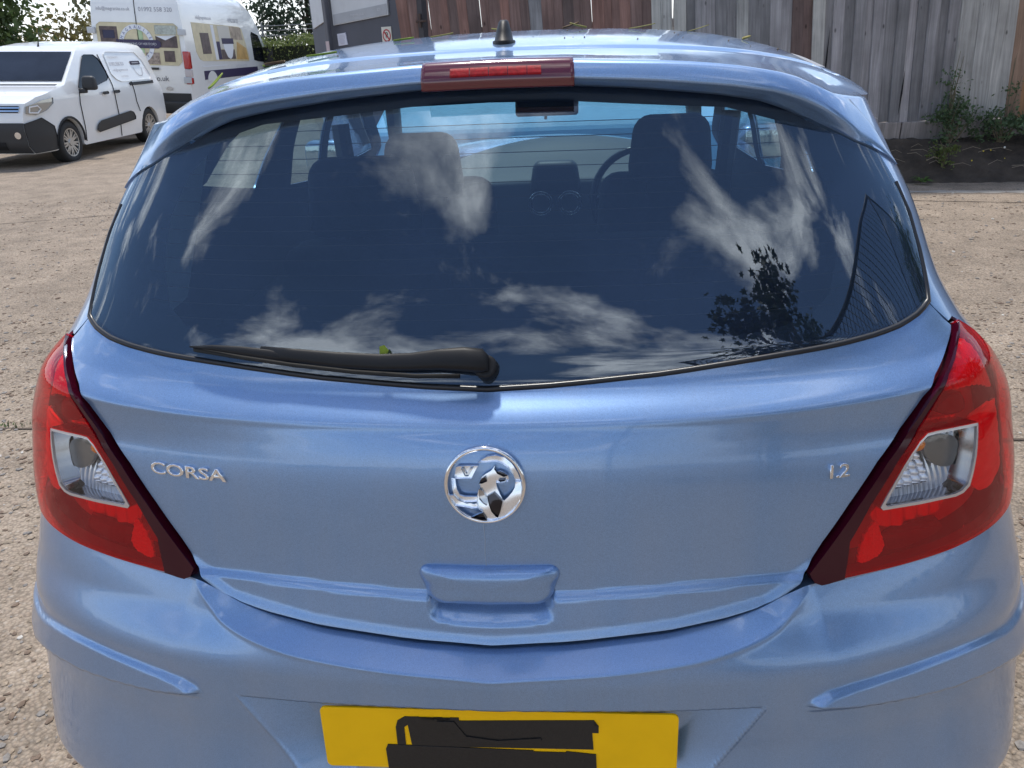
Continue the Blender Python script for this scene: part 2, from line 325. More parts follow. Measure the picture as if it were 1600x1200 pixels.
def inv_bump(X):
    """bumper angle and inward offset whose surface passes through X"""
    t,o=math.atan2(X[0],.5),-.03
    for _ in range(60):
        p=bump(t,X[2],o); e=(p-X)[:2]; h=1e-5
        J=np.stack([(bump(t+h,X[2],o)-p)[:2]/h,(bump(t,X[2],o+h)-p)[:2]/h],1)
        s=np.linalg.solve(J.T@J+1e-9*np.eye(2),-J.T@e); s=np.clip(s,-.1,.1); t+=s[0]; o+=s[1]
    return float(t),float(o)
# ------------------------------------------------------------ blue hatchback
BC=[(0.,.6365,0.),(.0136,.6389,0.),(.0359,.6408,0.),(.0634,.6427,0.),(.0951,.6451,0.),(.1304,.6484,0.),(.169,.6526,0.),(.2109,.6575,-.0001),(.2564,.6643,-.002),(.3067,.6727,-.0066),(.3607,.6858,-.0141),(.4091,.7102,-.0249),(.456,.7303,-.0400)]
_E=2/2.7; _T0=.9; _Q0=math.sin(_T0)**_E; _K=_E*math.sin(_T0)**(_E-1)*math.cos(_T0)
def tq(th):
    th=np.asarray(th,float); a=np.abs(th); return np.sign(th)*np.where(a<_T0,np.sin(np.minimum(a,_T0))**_E,_Q0+(a-_T0)*_K)
def qt(q):
    q=np.asarray(q,float); a=np.abs(q); return np.sign(q)*np.where(a<_Q0,np.arcsin(np.minimum(a,_Q0)**(1/_E)),_T0+(a-_Q0)/_K)
def Q(pts,s=1): return [(float(tq(s*u)),float(v)) for u,v in pts]
def bq(off=0.0):
    if callable(off): return lambda q,z: body(qt(q),z,off(qt(q),z))
    return lambda q,z: body(qt(q),z,off)
SC=(.85,1.)
car=empty('hatchback_car')
tag(car,'light metallic blue hatchback filling the foreground, seen from behind with its tailgate closed','car')
# --- tailgate skin with creases, lower ledge and the scoop under the handle
def hatch_off(th,z):
    a=np.abs(th); x=body(th,z)[...,0]
    zc=np.interp(a,[0,.09,.228,.317,.41,.6],[.738,.741,.7475,.7505,.7500,.745])
    o=.0075*ss((zc-z)/.014)                                   # lower ledge
    zb=np.interp(a,[0,.2,.35,.44],[.660,.680,.705,.748])
    o=o+.004*ss((zb+.020-z)/.02)
    # crisp knee below the glass
    zk=.984+.004*a; o=o+.0016*np.exp(-((z-zk)/.006)**2)
    # scoop under the handle
    m=ss((.094-np.abs(x))/.016)*ss((.745-z)/.006)*ss((z-(.690+4.5*np.maximum(np.abs(x)-.05,0)**2-.05*(.05-np.minimum(np.abs(x),.05))))/.028)
    return o-.024*m
hb=[(u,v+.0058) for u,v in HATCH_BOT]; ti=[(u-.010,v) for u,v in TAIL_IN[:-1]]+[(1.10,1.034)]
right=hb+ti[1:]+[(1.07,1.045),(1.03,1.066)]+[(u,v-.0035) for u,v in GLASS_BOT[::-1]]
poly=Q(right)+Q(mir(right[::-1])[1:-1])
gate=empty('tailgate'); gate.parent=car
panel('panel',poly,bq(hatch_off),PAINT,gate,step=.0045,sc_=SC,rim=.014)
# --- glass
def g_top(u): return 1.405-.03*ss((u-.4)/.5)
gr=[(u,v+.0030) for u,v in GLASS_BOT]+[(u-.003,v) for u,v in GLASS_SIDE[1:]]+[(.80,1.386),(.6,1.412),(.3,1.428),(.0,1.432)]
gpoly=Q(gr)+Q(mir(gr[::-1])[1:-1])
rw=panel('rear_window',gpoly,bq(.001),GLASS,gate,step=.008,sc_=SC,rim=.004)
inner=[(0,1.066),(.3,1.070),(.45,1.076),(.55,1.088),(.62,1.112),(.67,1.16),(.705,1.235),(.69,1.29),(.60,1.345),(.45,1.368),(.1,1.387),(0,1.389)]
ip=Q(inner)+Q(mir(inner[::-1])[1:-1])
FRIT=pbr('printed_black_border',(.006,.006,.007),.35)
panel('black_border',gpoly,bq(-.006),FRIT,gate,step=.012,sc_=SC,rim=0,holes=[ip])
# rubber seal round the glass
def strip(name,pts,fn,wd,mat,parent,h=.004):
    """raised narrow band following surface points"""
    P=np.array(pts,float); X=fn(P[:,0],P[:,1]); out=[]
    T=np.gradient(X,axis=0); T/=np.linalg.norm(T,axis=1)[:,None]
    a=fn(P[:,0]+1e-3,P[:,1])-fn(P[:,0]-1e-3,P[:,1]); b=fn(P[:,0],P[:,1]+1e-3)-fn(P[:,0],P[:,1]-1e-3)
    nn=np.cross(a,b); nn/=np.linalg.norm(nn,axis=1)[:,None]; S_=np.cross(T,nn)
    rows=[X-S_*wd/2-nn*.004,X-S_*wd/2+nn*h*.6,X+nn*h,X+S_*wd/2+nn*h*.6,X+S_*wd/2-nn*.004]
    G=np.stack(rows,0); return gridmesh(name,G,mat,parent)
sb=[(u,v) for u,v in GLASS_BOT]+[(u,v) for u,v in GLASS_SIDE[1:6]]
sbq=Q(mir(sb[::-1])[:-1])+Q(sb)
strip('window_seal',sbq,bq(0.0),.008,SATIN,gate,.0035)
# heater lines on the inside of the glass
bm=bmesh.new()
for k in range(15):
    z=1.085+k*.0196; um=float(np.interp(z,[1.07,1.098,1.125,1.17,1.27,1.315,1.343,1.378],[.0,.60,.69,.73,.73,.67,.55,.25]))
    qs=np.linspace(-float(tq(um)),float(tq(um)),48); X=body(qt(qs),np.full(48,z-.012*np.abs(qs)**2),-.003)
    for i in range(47):
        a,b=X[i],X[i+1]; q=[bm.verts.new(a),bm.verts.new(b),bm.verts.new(b+[0,0,.0011]),bm.verts.new(a+[0,0,.0011])]; bm.faces.new(q)
tag(bobj('heater_lines',bm,pbr('heater_line',(.05,.03,.02),.6),gate),kind='stuff')
# --- dried water run below the emblem
RUN=pbr('dried_run',(.30,.38,.50),.6)
strip('water_mark',[(float(tq(-.0012-.00012*math.sin(k*.5))),.852-.0032*k) for k in range(24)],bq(hatch_off),.0018,RUN,gate,.00025)
# --- handle
def fillet(cs,n=7):
    o=[]
    for i,(p,r) in enumerate(cs):
        p=np.array(p); a=np.array(cs[i-1][0])-p; b=np.array(cs[(i+1)%len(cs)][0])-p; a/=np.linalg.norm(a); b/=np.linalg.norm(b)
        ang=math.acos(max(-1,min(1,float(a@b)))); tl=r/math.tan(ang/2); c_=p+(a+b)/np.linalg.norm(a+b)*(r/math.sin(ang/2)); s0=p+a*tl-c_; s1=p+b*tl-c_
        t0=math.atan2(s0[1],s0[0]); t1=math.atan2(s1[1],s1[0]); d=(t1-t0+math.pi)%(2*math.pi)-math.pi
        for k in range(n): t=t0+d*k/(n-1); o.append((c_[0]+r*math.cos(t),c_[1]+r*math.sin(t)))
    return o
ho=dens(fillet([((-.111,.7800),.014),((.107,.7805),.014),((.086,.7225),.022),((-.090,.7225),.022)]),.004,np.array((1,1)))
H=np.array(ho); cc=np.array((-.002,.752)); G=[]
for r in (1.0,.995,.985,.965,.93,.88,.80,.70,.55,.35,.12,0.001):
    p=cc+(H-cc)*r; lowk=np.clip((p[:,1]-.728)/.05,0,1)
    pr=.0195*(1-r**5)**.5*(.80+.20*lowk)+.002*(1-r)
    y=np.interp(p[:,1],ZY,YY)+.035*np.abs(p[:,0])-pr+.0015
    G.append(np.stack([p[:,0],y,p[:,1]],-1))
G=np.array(G); G=np.concatenate([G,G[:,:1]],1); G=np.concatenate([G[:1]+[[[0,.012,0]]],G],0)
gridmesh('handle',G,PAINT,gate,flip=True)
bm=bmesh.new(); box(bm,(0,.125,.744),(.15,.01,.02)); bobj('handle_recess_back',bm,VOID,gate)
# --- chrome letters
def text(s,size,ext,name,mat,parent,T,bev=0,sx=1.0,align='CENTER',space=1.0,shear=0):
    cu=bpy.data.curves.new(name,'FONT'); cu.body=s; cu.size=size; cu.extrude=ext; cu.bevel_depth=bev; cu.bevel_resolution=1; cu.align_x=align; cu.align_y='CENTER'; cu.space_character=space; cu.resolution_u=3; cu.shear=shear
    if bev: cu.offset=-bev*.2
    tmp=bpy.data.objects.new('tmp',cu); C.objects.link(tmp); dg=bpy.context.evaluated_depsgraph_get(); dg.update()
    me=bpy.data.meshes.new_from_object(tmp.evaluated_get(dg)); bpy.data.objects.remove(tmp); bpy.data.curves.remove(cu)
    for v in me.vertices: v.co=Vector(T(v.co.x*sx,v.co.y,v.co.z))
    me.materials.clear(); me.materials.append(mat); me.name=name
    o=bpy.data.objects.new(name,me); C.objects.link(o); o.parent=parent; return o
def bodyT(x0,z0,h0=0.0015):
    def T(u,v,d):
        z=z0+v
        # find angle for X
        x=x0+u; W=float(interp(z,ZW,WW)); q=max(-.999,min(.999,x/W)); th=float(np.sign(q)*math.asin(abs(q)**1.35))
        p=body(th,z,0.0); n=Vector((.36*q*abs(q),-1,.12)).normalized(); return Vector(p)+n*(h0+d)
    return T
text('CORSA',.0255,.0022,'model_badge',CHR,gate,bodyT(-.4525,.9035),.0008,1.54,space=1.0)
text('1.2',.0275,.0022,'engine_badge',CHR,gate,bodyT(.4955,.8985),.0008,1.22,space=.86)
# --- round emblem
RLF=pbr('brushed_chrome',(.86,.90,.97),.24,1.0)
em=empty('round_emblem'); em.parent=car
ez=.9085; ey=float(body(0.,ez)[1]); K=.0575/455.
enrm=Vector((0,-1,.16)).normalized(); eu=Vector((1,0,0)); ev=enrm.cross(eu)*1.0
if ev.z<0: ev=-ev
def ET(u,v,d): return Vector((-.0015,ey,ez))+eu*((u-625)*K)+ev*(-(v-590)*K)+enrm*(d+.001)
bm=bmesh.new(); RR=[]; 
for k in range(96):
    t=2*math.pi*k/96; ring=[]
    for j in range(10):
        a=2*math.pi*j/10; r=430+27*math.cos(a); ring.append(bm.verts.new(ET(625+r*math.cos(t),590+r*math.sin(t),.004+.0042*math.sin(a))))
    RR.append(ring)
for k in range(96):
    for j in range(10): bm.faces.new((RR[k][j],RR[(k+1)%96][j],RR[(k+1)%96][(j+1)%10],RR[k][(j+1)%10]))
bobj('ring',bm,CHR,em,smooth=True)
def relief(name,pts,h,mat,tilt=0,bev=.0007):
    def fn(u,v):
        u=np.asarray(u,float)/1e3; v=np.asarray(v,float)/1e3
        d=h+.0004*np.sin(u*24+1.3*np.sin(v*11))+.0007*np.sin(v*19+u*7)+(v-.6)*.010
        o=np.array(ET(625,590,0)); e1=np.array(eu)*K*1e3; e2=-np.array(ev)*K*1e3; n_=np.array(enrm)
        return o+(u-.625)[:,None]*e1+(v-.590)[:,None]*e2+d[:,None]*n_
    return panel(name,pts,fn,mat,em,step=9,sc_=(1,1),rim=.0045,hb=1.0)
relief('griffin_body',[(748,362),(738,408),(762,428),(800,416),(852,438),(886,462),(893,490),(884,545),(862,528),(842,548),(812,558),(782,556),(752,548),(762,600),(775,640),(800,700),(828,748),(836,760),(800,880),(770,978),(700,992),(600,985),(462,950),(545,910),(600,885),(550,845),(535,780),(540,690),(556,630),(580,585),(568,560),(598,490),(645,452),(700,420)],.0042,RLF)
relief('griffin_wing',[(836,752),(880,715),(930,660),(958,610),(965,540),(1030,540),(1040,650),(1010,760),(930,880),(840,950),(772,978),(800,880)],.0052,RLF)
relief('griffin_tail',[(558,320),(610,282),(660,255),(760,240),(850,265),(930,335),(990,430),(1030,545),(968,545),(945,460),(895,385),(830,338),(760,318),(650,324)],.0045,RLF)
relief('flag',[(318,370),(350,360),(562,362),(482,510),(310,510),(298,480)],.0040,RLF)
relief('flag_letter',[(370,388),(400,388),(432,455),(470,388),(505,388),(450,480),(412,480)],.0052,CHRD,bev=.0004)
relief('flag_staff',[(262,500),(306,510),(316,620),(345,690),(400,712),(540,712),(540,770),(400,782),(330,750),(278,690)],.0042,RLF)
relief('claw',[(232,690),(278,695),(330,760),(420,800),(470,790),(500,802),(542,790),(545,840),(470,852),(380,835),(290,820),(250,760)],.0036,RLF)
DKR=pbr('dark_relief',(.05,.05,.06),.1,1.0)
relief('dark_reflection',[(650,712),(725,668),(822,760),(792,880),(765,955),(735,940),(690,880),(665,800)],.0047,DKR,bev=.0003)  # dark reflections in the chrome, painted as dark overlay pieces
relief('dark_reflection',[(565,560),(600,500),(640,480),(655,530),(600,555)],.0047,DKR,bev=.0003)
relief('dark_reflection',[(735,400),(745,372),(760,425),(800,432),(880,470),(840,480),(770,450)],.0047,DKR,bev=.0003)
relief('dark_reflection',[(560,620),(600,640),(640,720),(650,800),(640,815),(600,790),(560,740)],.0046,CHRD,bev=.0003)
relief('beak_gap',[(780,520),(860,515),(850,530),(800,540)],.0047,DKR,bev=.0002)
relief('dark_reflection',[(470,945),(600,905),(640,975),(560,975)],.0045,DKR,bev=.0003)
# --- wiper
wp=empty('rear_wiper'); wp.parent=car
def loft(name,secs,mat,parent,n=12,caps=True):
    """secs: (centre, halfwidth-vector, halfheight-vector)"""
    bm=bmesh.new(); R_=[]
    for c_,a,b in secs:
        c_,a,b=Vector(c_),Vector(a),Vector(b); ring=[]
        for k in range(n):
            t=2*math.pi*k/n; cc=math.copysign(abs(math.cos(t))**.7,math.cos(t)); s_=math.copysign(abs(math.sin(t))**.7,math.sin(t)); ring.append(bm.verts.new(c_+a*cc+b*s_))
        R_.append(ring)
    for i in range(len(R_)-1):
        for k in range(n): bm.faces.new((R_[i][k],R_[i][(k+1)%n],R_[i+1][(k+1)%n],R_[i+1][k]))
    if caps: bm.faces.new(R_[0][::-1]); bm.faces.new(R_[-1])
    return bobj(name,bm,mat,parent,smooth=True)
def glassP(x,z,off):
    W=float(interp(z,ZW,WW)); q=x/W; th=float(np.sign(q)*math.asin(abs(q)**1.35)); return Vector(body(th,z,0.))+Vector((0,-.83,.55))*off
gn=Vector((0,-.83,.55)); gu=Vector((0,.55,.83))
def wsec(x,z,h,off,t): return (glassP(x*.932-.0123,z,off*.85),gu*h*.86,gn*t*.85)
arm=[(.018,1.0465,.0130,.026,.012),(.008,1.0500,.0205,.028,.014),(-.02,1.0520,.0205,.030,.014),(-.06,1.0520,.0175,.030,.012),(-.10,1.0500,.0150,.026,.010),(-.15,1.0500,.0140,.022,.009),(-.22,1.0530,.0135,.020,.008),(-.29,1.0580,.0115,.018,.007),(-.345,1.0620,.0085,.017,.006)]
loft('wiper_arm',[wsec(*a) for a in arm],BLK,wp)
loft('wiper_blade',[wsec(x,z,h,o,t) for x,z,h,o,t in [(-.475,1.0625,.0012,.010,.003),(-.43,1.0630,.0050,.014,.006),(-.38,1.0610,.0078,.017,.007),(-.33,1.0580,.0090,.018,.007),(-.27,1.0540,.0078,.016,.006)]],BLK,wp)
loft('rubber_blade',[wsec(x,z,.0035,.004,.004) for x,z in [(-.47,1.0600),(-.40,1.0555),(-.30,1.0475),(-.20,1.0400),(-.10,1.0350),(-.03,1.0345)]],RUB,wp)
loft('blade_clip',[wsec(x,z,h,.028,.006) for x,z,h in [(-.035,1.0525,.012),(-.055,1.053,.012)]],SATIN,wp)
bm=bmesh.new(); tube(bm,[glassP(-.001,1.0435,-.004),glassP(-.001,1.0435,.024)],.017,24); bobj('pivot_cap',bm,BLK,wp,bevel=.004,seg=3)
# --- spoiler lip: rear face, underside, then the roof skin
def row(us,cv,extra,zadd=0): return body(us,curve(cv,np.abs(us))+zadd,sp_off(us)+extra)
qs=np.linspace(-float(tq(1.218)),float(tq(1.218)),261); us=qt(qs)
usr=qt(np.linspace(-float(tq(1.25)),float(tq(1.25)),261)); T0=row(usr,ROOF_ST,0); B0=row(us,SP_BOT,0)
rows=[]
for f,e in [(0,0),(.04,.0035),(.12,.005),(.3,.0055),(.5,.0050),(.62,.0035),(.72,-.0005),(.82,-.012),(.92,-.026),(1,-.036)]:
    z=curve(SP_TOP,np.abs(us))*(1-f)+curve(SP_BOT,np.abs(us))*f; rows.append(body(us,z,sp_off(us)+e*np.clip(sp_off(us)/.03,.25,1)))
rows.append(body(us,curve(SP_BOT,np.abs(us))+.004,.004+0*us)+np.array([0,.0,0]))
spoil=empty('roof_spoiler'); spoil.parent=car
# skip the slot of the brake light only visually: the lamp stands 2 mm proud
gridmesh('spoiler_face',np.array(rows),PAINT,spoil,flip=True)
# roof
ROOFZ=([.38,.45,.50,.60,.70,.85,1.0,1.3,1.6,2.0,2.3],[1.444,1.447,1.452,1.464,1.4745,1.487,1.496,1.506,1.506,1.490,1.460])
def roofp(s,Y,edge=.66):
    zc=interp(Y,*ROOFZ)-.008; e=.665
    x=s*e; a=np.abs(s)
    z=zc-(.045*a**2.2+.05*a**6)
    # long groove by the rails
    z=z-.007*np.exp(-((a-.885)/.022)**2)*ss((Y-.62)/.05)
    yb=Y+.10*a**3*(1-ss((Y-.7)/.4))
    return np.stack([x,yb+0*x,z],-1)
m_=260; ss_=np.linspace(-1,1,m_)
# parametrise the spoiler top edge by the same s (matching x share)
Tx=np.interp(ss_,T0[:,0]/T0[-1,0]*1.0,np.arange(len(usr))); 
def pick(A,t): i=np.clip(t.astype(int),0,len(A)-2); f=(t-i)[:,None]; return A[i]*(1-f)+A[i+1]*f
Te=pick(T0,Tx)
R=[]
NN=150
for k in range(NN):
    f=k/(NN-1); Y=.40+1.85*f**1.25
    P_=roofp(ss_,np.full(m_,Y)); b=ss((Y-.40)/.26)
    base=Te+np.array([0,1,0])*(Y-.40)
    base[:,2]=Te[:,2]+(Y-.40)*.09
    X=base*(1-b)+P_*b
    # step line where the spoiler meets the roof
    X[:,2]+= -.0035*np.exp(-((Y-.66)/.007)**2)*(np.abs(ss_)<.86)-.002*ss((.66-Y)/.01)
    X[:,2]+= .0022*np.exp(-((Y-.412)/.008)**2)
    R.append(X)
R.insert(0,pick(row(qt(np.linspace(-float(tq(1.218)),float(tq(1.218)),261)),SP_TOP,0),np.linspace(0,260,m_)))
roof=gridmesh('roof',np.array(R),PAINT,car,flip=True)
# rail cover trims on the roof edges
for s in (1,-1):
    bm=bmesh.new(); pts=[]
    for Y in np.linspace(.74,2.1,24): pts.append(Vector(roofp(np.array([s*.885]),np.array([Y]))[0])+Vector((0,0,-.0005)))
    V=[]
    for p in pts: V.append([bm.verts.new(p+Vector((-.018,0,.001))),bm.verts.new(p+Vector((0,0,.004))),bm.verts.new(p+Vector((.018,0,.001)))])
    for i in range(len(V)-1):
        for j in (0,1): bm.faces.new((V[i][j],V[i][j+1],V[i+1][j+1],V[i+1][j]))
    bobj('roof_rail_trim',bm,pbr('rail_trim',(.30,.29,.28),.45),car,smooth=True)
# brake light
bl=empty('high_brake_light'); bl.parent=car
uq=np.linspace(-float(tq(.0835)),float(tq(.0835)),41); bu=qt(uq)
rr=[]
for f,e in [(-.10,-.004),(-.08,.0035),(-.02,.0058),(0.04,.0078),(.12,.0085),(.5,.0083),(.66,.0065),(.72,.0045),(.94,.001),(1.0,-.004),(1.02,-.012)]:
    z=curve(SP_TOP,np.abs(bu))*(1-f)+curve(SP_BOT,np.abs(bu))*f; rr.append(body(bu,z,sp_off(bu)+e))
rr=np.array(rr); rr=np.concatenate([rr[:,:1]+[[ [0,.012,0] ]],rr,rr[:,-1:]+[[ [0,.012,0] ]]],1)
LMAR=pbr('brake_lens_maroon',(.105,.006,.016),.12,coat=1)
rr[...,0]+=.016; gridmesh('lens',rr,LMAR,bl,flip=True,normals=False)
LRED=pbr('brake_led_red',(.36,.008,.014),.5,spec=.2,bump=(900,.6,.001),var=(160,.4))
seg=[(-.052,-.028),(-.027,-.004),(-.003,.020),(.021,.044),(.045,.062)]
for a,b in seg:
    xa,xb=-.072+(a+.052)*1.22,-.072+(b+.052)*1.22
    tha,thb=[float(np.sign(x)*math.asin((abs(x)/.738)**1.35)) for x in (xa,xb)]
    uu=qt(np.linspace(float(tq(tha)),float(tq(thb)),9)); G=[]
    for f in (.16,.20,.30,.42,.50,.53):
        z=curve(SP_TOP,np.abs(uu))*(1-f)+curve(SP_BOT,np.abs(uu))*f; G.append(body(uu,z,sp_off(uu)+(.0098 if .17<f<.52 else .006)))
    G=np.array(G); G[...,0]+=.016; gridmesh('red_segment',G,LRED,bl,flip=True)
# aerial
bm=bmesh.new(); ab=Vector((.0,.765,1.472)); R_=[]
for h,a,b,dy in [(-.004,.0215,.040,0),(.003,.0215,.040,0),(.0045,.0175,.036,0),(.02,.0140,.028,.004),(.032,.0105,.019,.008),(.0365,.0088,.0145,.010),(.039,.0055,.009,.011)]:
    R_.append([bm.verts.new(ab+Vector((a*math.cos(t),b*math.sin(t)+dy,h))) for t in [2*math.pi*k/20 for k in range(20)]])
for i in range(len(R_)-1):
    for k in range(20): bm.faces.new((R_[i][k],R_[i][(k+1)%20],R_[i+1][(k+1)%20],R_[i+1][k]))
bm.faces.new(R_[-1]); bobj('roof_aerial',bm,BLK,car,smooth=True)
# --- bumper
NC,NR=520,150
def bt(a): # bumper columns
    return a
HB2=[p for p in HATCH_BOT if p[0]<.39]+[(.40,.7205)]; tbp=[inv_bump(body(u,v-.003)) for u,v in HB2]; top=[(t,o,float(body(u,v)[2])-.006) for (t,o),(u,v) in zip(tbp,HB2)]
tail=[(u,v-.004) for u,v in TAIL_BOT[:-1][::-1]]
tip=body(.452,.7245); tb2=[(*inv_bump(tip),float(tip[2]))]+[(*inv_bump(body(u,v)),float(body(u,v)[2])) for u,v in tail if u>.50]
top=top+tb2+[(1.62,-.01,.752),(2.0,-.008,.752)]
TT=np.array(sorted(top)); BCn=np.array(BC[:-1]+[(tb2[0][0],tb2[0][2]-.0035,tb2[0][1]+.0005)])
def bumper_X(t,r):
    """t signed angle array, r 0..1 rows"""
    a=np.abs(t); zt=interp(a,TT[:,0],TT[:,2]); ot=interp(a,TT[:,0],TT[:,1])
    zc=interp(a,BCn[:,0],BCn[:,1]); oc=interp(a,BCn[:,0],BCn[:,2])
    end=a>TT[np.argmin(np.abs(TT[:,0]-tb2[0][0])),0]
    zc=np.where(end,zt-.004,zc); oc=np.where(end,ot,oc); zc=np.minimum(zc,zt-.0035)
    z0=np.interp(a,[0,.2,.45,.8,1.2,1.6],[.618,.615,.600,.640,.655,.655]); zb=.235
    R1=.22
    z=np.where(r<R1, zt+(zc-zt)*(r/R1), zc+(zb-zc)*((r-R1)/(1-R1)))
    o=np.where(r<R1, ot+(oc-ot)*(r/R1), oc*np.clip((z-z0)/(zc-z0+1e-6),0,1)**1.8)
    # small ridge added along the crease to catch a highlight line
    o=o+.0016*np.exp(-((z-zc)/.0042)**2)*ss((.46-a)/.10)
    # rub strip
    sT=curve(STRIP_T,a); sB=curve(STRIP_B,a); fade=ss((a-.390)/.03)
    up=ss((sT-z)/.0105); lo=ss((z-sB)/.0065)*(1-.75*ss((a-.85)/.4))+.75*ss((a-.85)/.4)*ss((z-sB+.03)/.06)
    o=o+.0135*up*lo*fade*(1.25-.75*np.clip((z-sB)/(sT-sB+1e-6),0,1))
    o=o+.0026*np.exp(-((z-(sB-.005))/.0032)**2)*fade*(1-ss((a-.9)/.2))
    # number plate recess
    x=bump(t,z)[...,0]; rt=curve(RECTOP,a); xs=.395-.20*(.57-z)/.115*.36
    side=np.clip((xs-np.abs(x))/.062,0,1)
    o=o-.036*np.minimum(ss((rt-z)/.0095),side)
    o=o+.0015*np.exp(-((np.abs(x)-xs-.002)/.003)**2)*(z<rt)
    # tuck under
    o=o-.055*ss((.315-z)/.10)
    z=z+0*t
    return bump(t,z,o)
# columns uniform in q to keep the middle fine
qmax=float(tq(1.66)); qc=np.linspace(-qmax,qmax,NC); tc_=qt(qc)
rr_=np.concatenate([np.linspace(0,.22,16)[:-1],np.linspace(.22,.42,44)[:-1],np.linspace(.42,1,110)])
TTg,RRg=np.meshgrid(tc_,rr_,indexing='ij'); X=bumper_X(TTg,RRg)
# fold the top edge in
lip=X[:,:1]+np.array([0,.03,-.004]); X=np.concatenate([lip,X],1)
bump_o=gridmesh('rear_bumper',X,PAINT,car)
# number plate
YEL=pbr('plate_yellow',(1.0,.56,.004),.45,spec=.2,var=(14,.05))
pl=empty('number_plate',(0.004,.029,.5700)); pl.parent=car; pl.rotation_euler=(math.radians(-4),math.radians(.0),math.radians(.0))
def rrect(w_,h_,r,n=6):
    o=[]
    for cx,cy,a0 in ((w_/2-r,-r,0),(-w_/2+r,-r,90),(-w_/2+r,-h_+r,180),(w_/2-r,-h_+r,270)):
        for k in range(n+1): t=math.radians(a0+90*k/n); o.append((cx+r*math.cos(t),cy+r*math.sin(t)))
    return o
bm=bmesh.new(); prism(bm,rrect(.534,.114,.009),lambda u,v,d:Vector((u,-d,v)),-.003,.0015); bobj('plate_board',bm,YEL,pl,bevel=.0008)
TAPE=pbr('black_tape',(.010,.010,.011),.38,bump=(90,.5,.003))
def P2(px,py): return ((px-780)*.520/558.,-(py-1110)*.00112)
def tape(pts,h=.0026,name='black_tape'):
    bm=bmesh.new(); prism(bm,[P2(*p) for p in pts],lambda u,v,d:Vector((u,-d,v)),.0012,h); bmesh.ops.triangulate(bm,faces=[f for f in bm.faces if len(f.verts)>4]); bobj(name,bm,TAPE,pl,bevel=.0003)
tape([(616,1172),(616,1140),(620,1129),(632,1122),(655,1122),(662,1127),(680,1127),(680,1122),(693,1122),(693,1127),(706,1127),(706,1122),(720,1122),(720,1127),(935,1121),(935,1130),(942,1130),(942,1142),(932,1142),(934,1170),(640,1172),(636,1136),(630,1140),(630,1172)])
tape([(596,1178),(600,1170),(838,1174),(838,1176),(890,1176),(890,1174),(938,1178),(940,1230),(598,1230)],.0034)
tape([(684,1128),(712,1128),(730,1152),(780,1158),(850,1152),(852,1156),(780,1164),(728,1160)],.0042,'tape_crease')
# --- inner body so nothing shows through the gaps
def inner_poly():
    a=[(0,.60),(.5,.64),(1.2,.66),(1.55,.66),(1.55,1.02),(1.2,1.03),(1.02,1.045),(.7,1.03),(.3,1.005),(0,.99)]
    return Q(a)+Q(mir(a[::-1])[1:-1])
panel('inner_shell',inner_poly(),bq(-.055),VOID,car,step=.03,sc_=SC,rim=0)
# --- quarter panels, sides
def ty(Y,z): return 1.5708+(Y-float(interp(z,ZY,YY))-float(interp(z,DZ,DD)))
Wq=[(.99,1.20),(1.08,1.275),(1.17,1.306),(1.47,1.292),(1.32,1.128),(.97,1.195)]
Wd=[(1.62,1.09),(1.62,1.30),(1.93,1.30),(1.93,1.06)]
Wf=[(2.01,1.06),(2.01,1.30),(2.35,1.285),(2.78,1.06)]
def side_poly():
    o=[(1.023,1.073),(1.045,1.062),(1.10,1.040),(1.155,1.041)]+[(u+.006,v+.002) for u,v in TAIL_OUT[1:]]+[(1.30,.757),(1.64,.757),(1.64,.30)]
    arch=[(.80+.335*math.cos(t),.30+.335*math.sin(t)) for t in np.linspace(math.pi,0,15)]
    o=[p for p in o if not(p==(1.64,.30))]
    o+=[(1.64,.38)]+[(1.5708+(Y-.52),z) for Y,z in arch if Y>.60]+[(4.05,.27),(4.05,.95),(3.95,1.05)]
    o+=[(float(ty(2.95,1.06)),1.06),(float(ty(2.45,1.31)),1.335),(float(ty(1.8,1.34)),1.345),(float(ty(1.0,1.34)),1.350),(1.34,1.352),(1.2,1.355),(1.05,1.330),(1.0,1.310)]
    return o+GLASS_SIDE[::-1][2:-1]
for s in (1,-1):
    so_=empty('body_side'); so_.parent=car
    holes=[[(float(tq(s*ty(Y,z))),z) for Y,z in W_] for W_ in (Wq,Wd,Wf)]
    panel('side_panel',Q(side_poly(),s),bq(0.0),PAINT,so_,step=.02,sc_=(.9,1.),holes=holes,rim=.004)
    panel('side_lining',[(float(tq(s*u)),v) for u,v in [(1.35,.60),(4.0,.60),(3.9,1.05),(float(ty(2.95,1.06)),1.06),(float(ty(2.45,1.31)),1.33),(1.35,1.345)]],bq(-.010),pbr('door_lining',(.035,.037,.040),.8),so_,step=.04,sc_=(.9,1.),holes=holes,rim=0)
    for h in holes: panel('side_window',h,bq(-.006),SIDEGL,so_,step=.05,sc_=(.9,1.),rim=0)
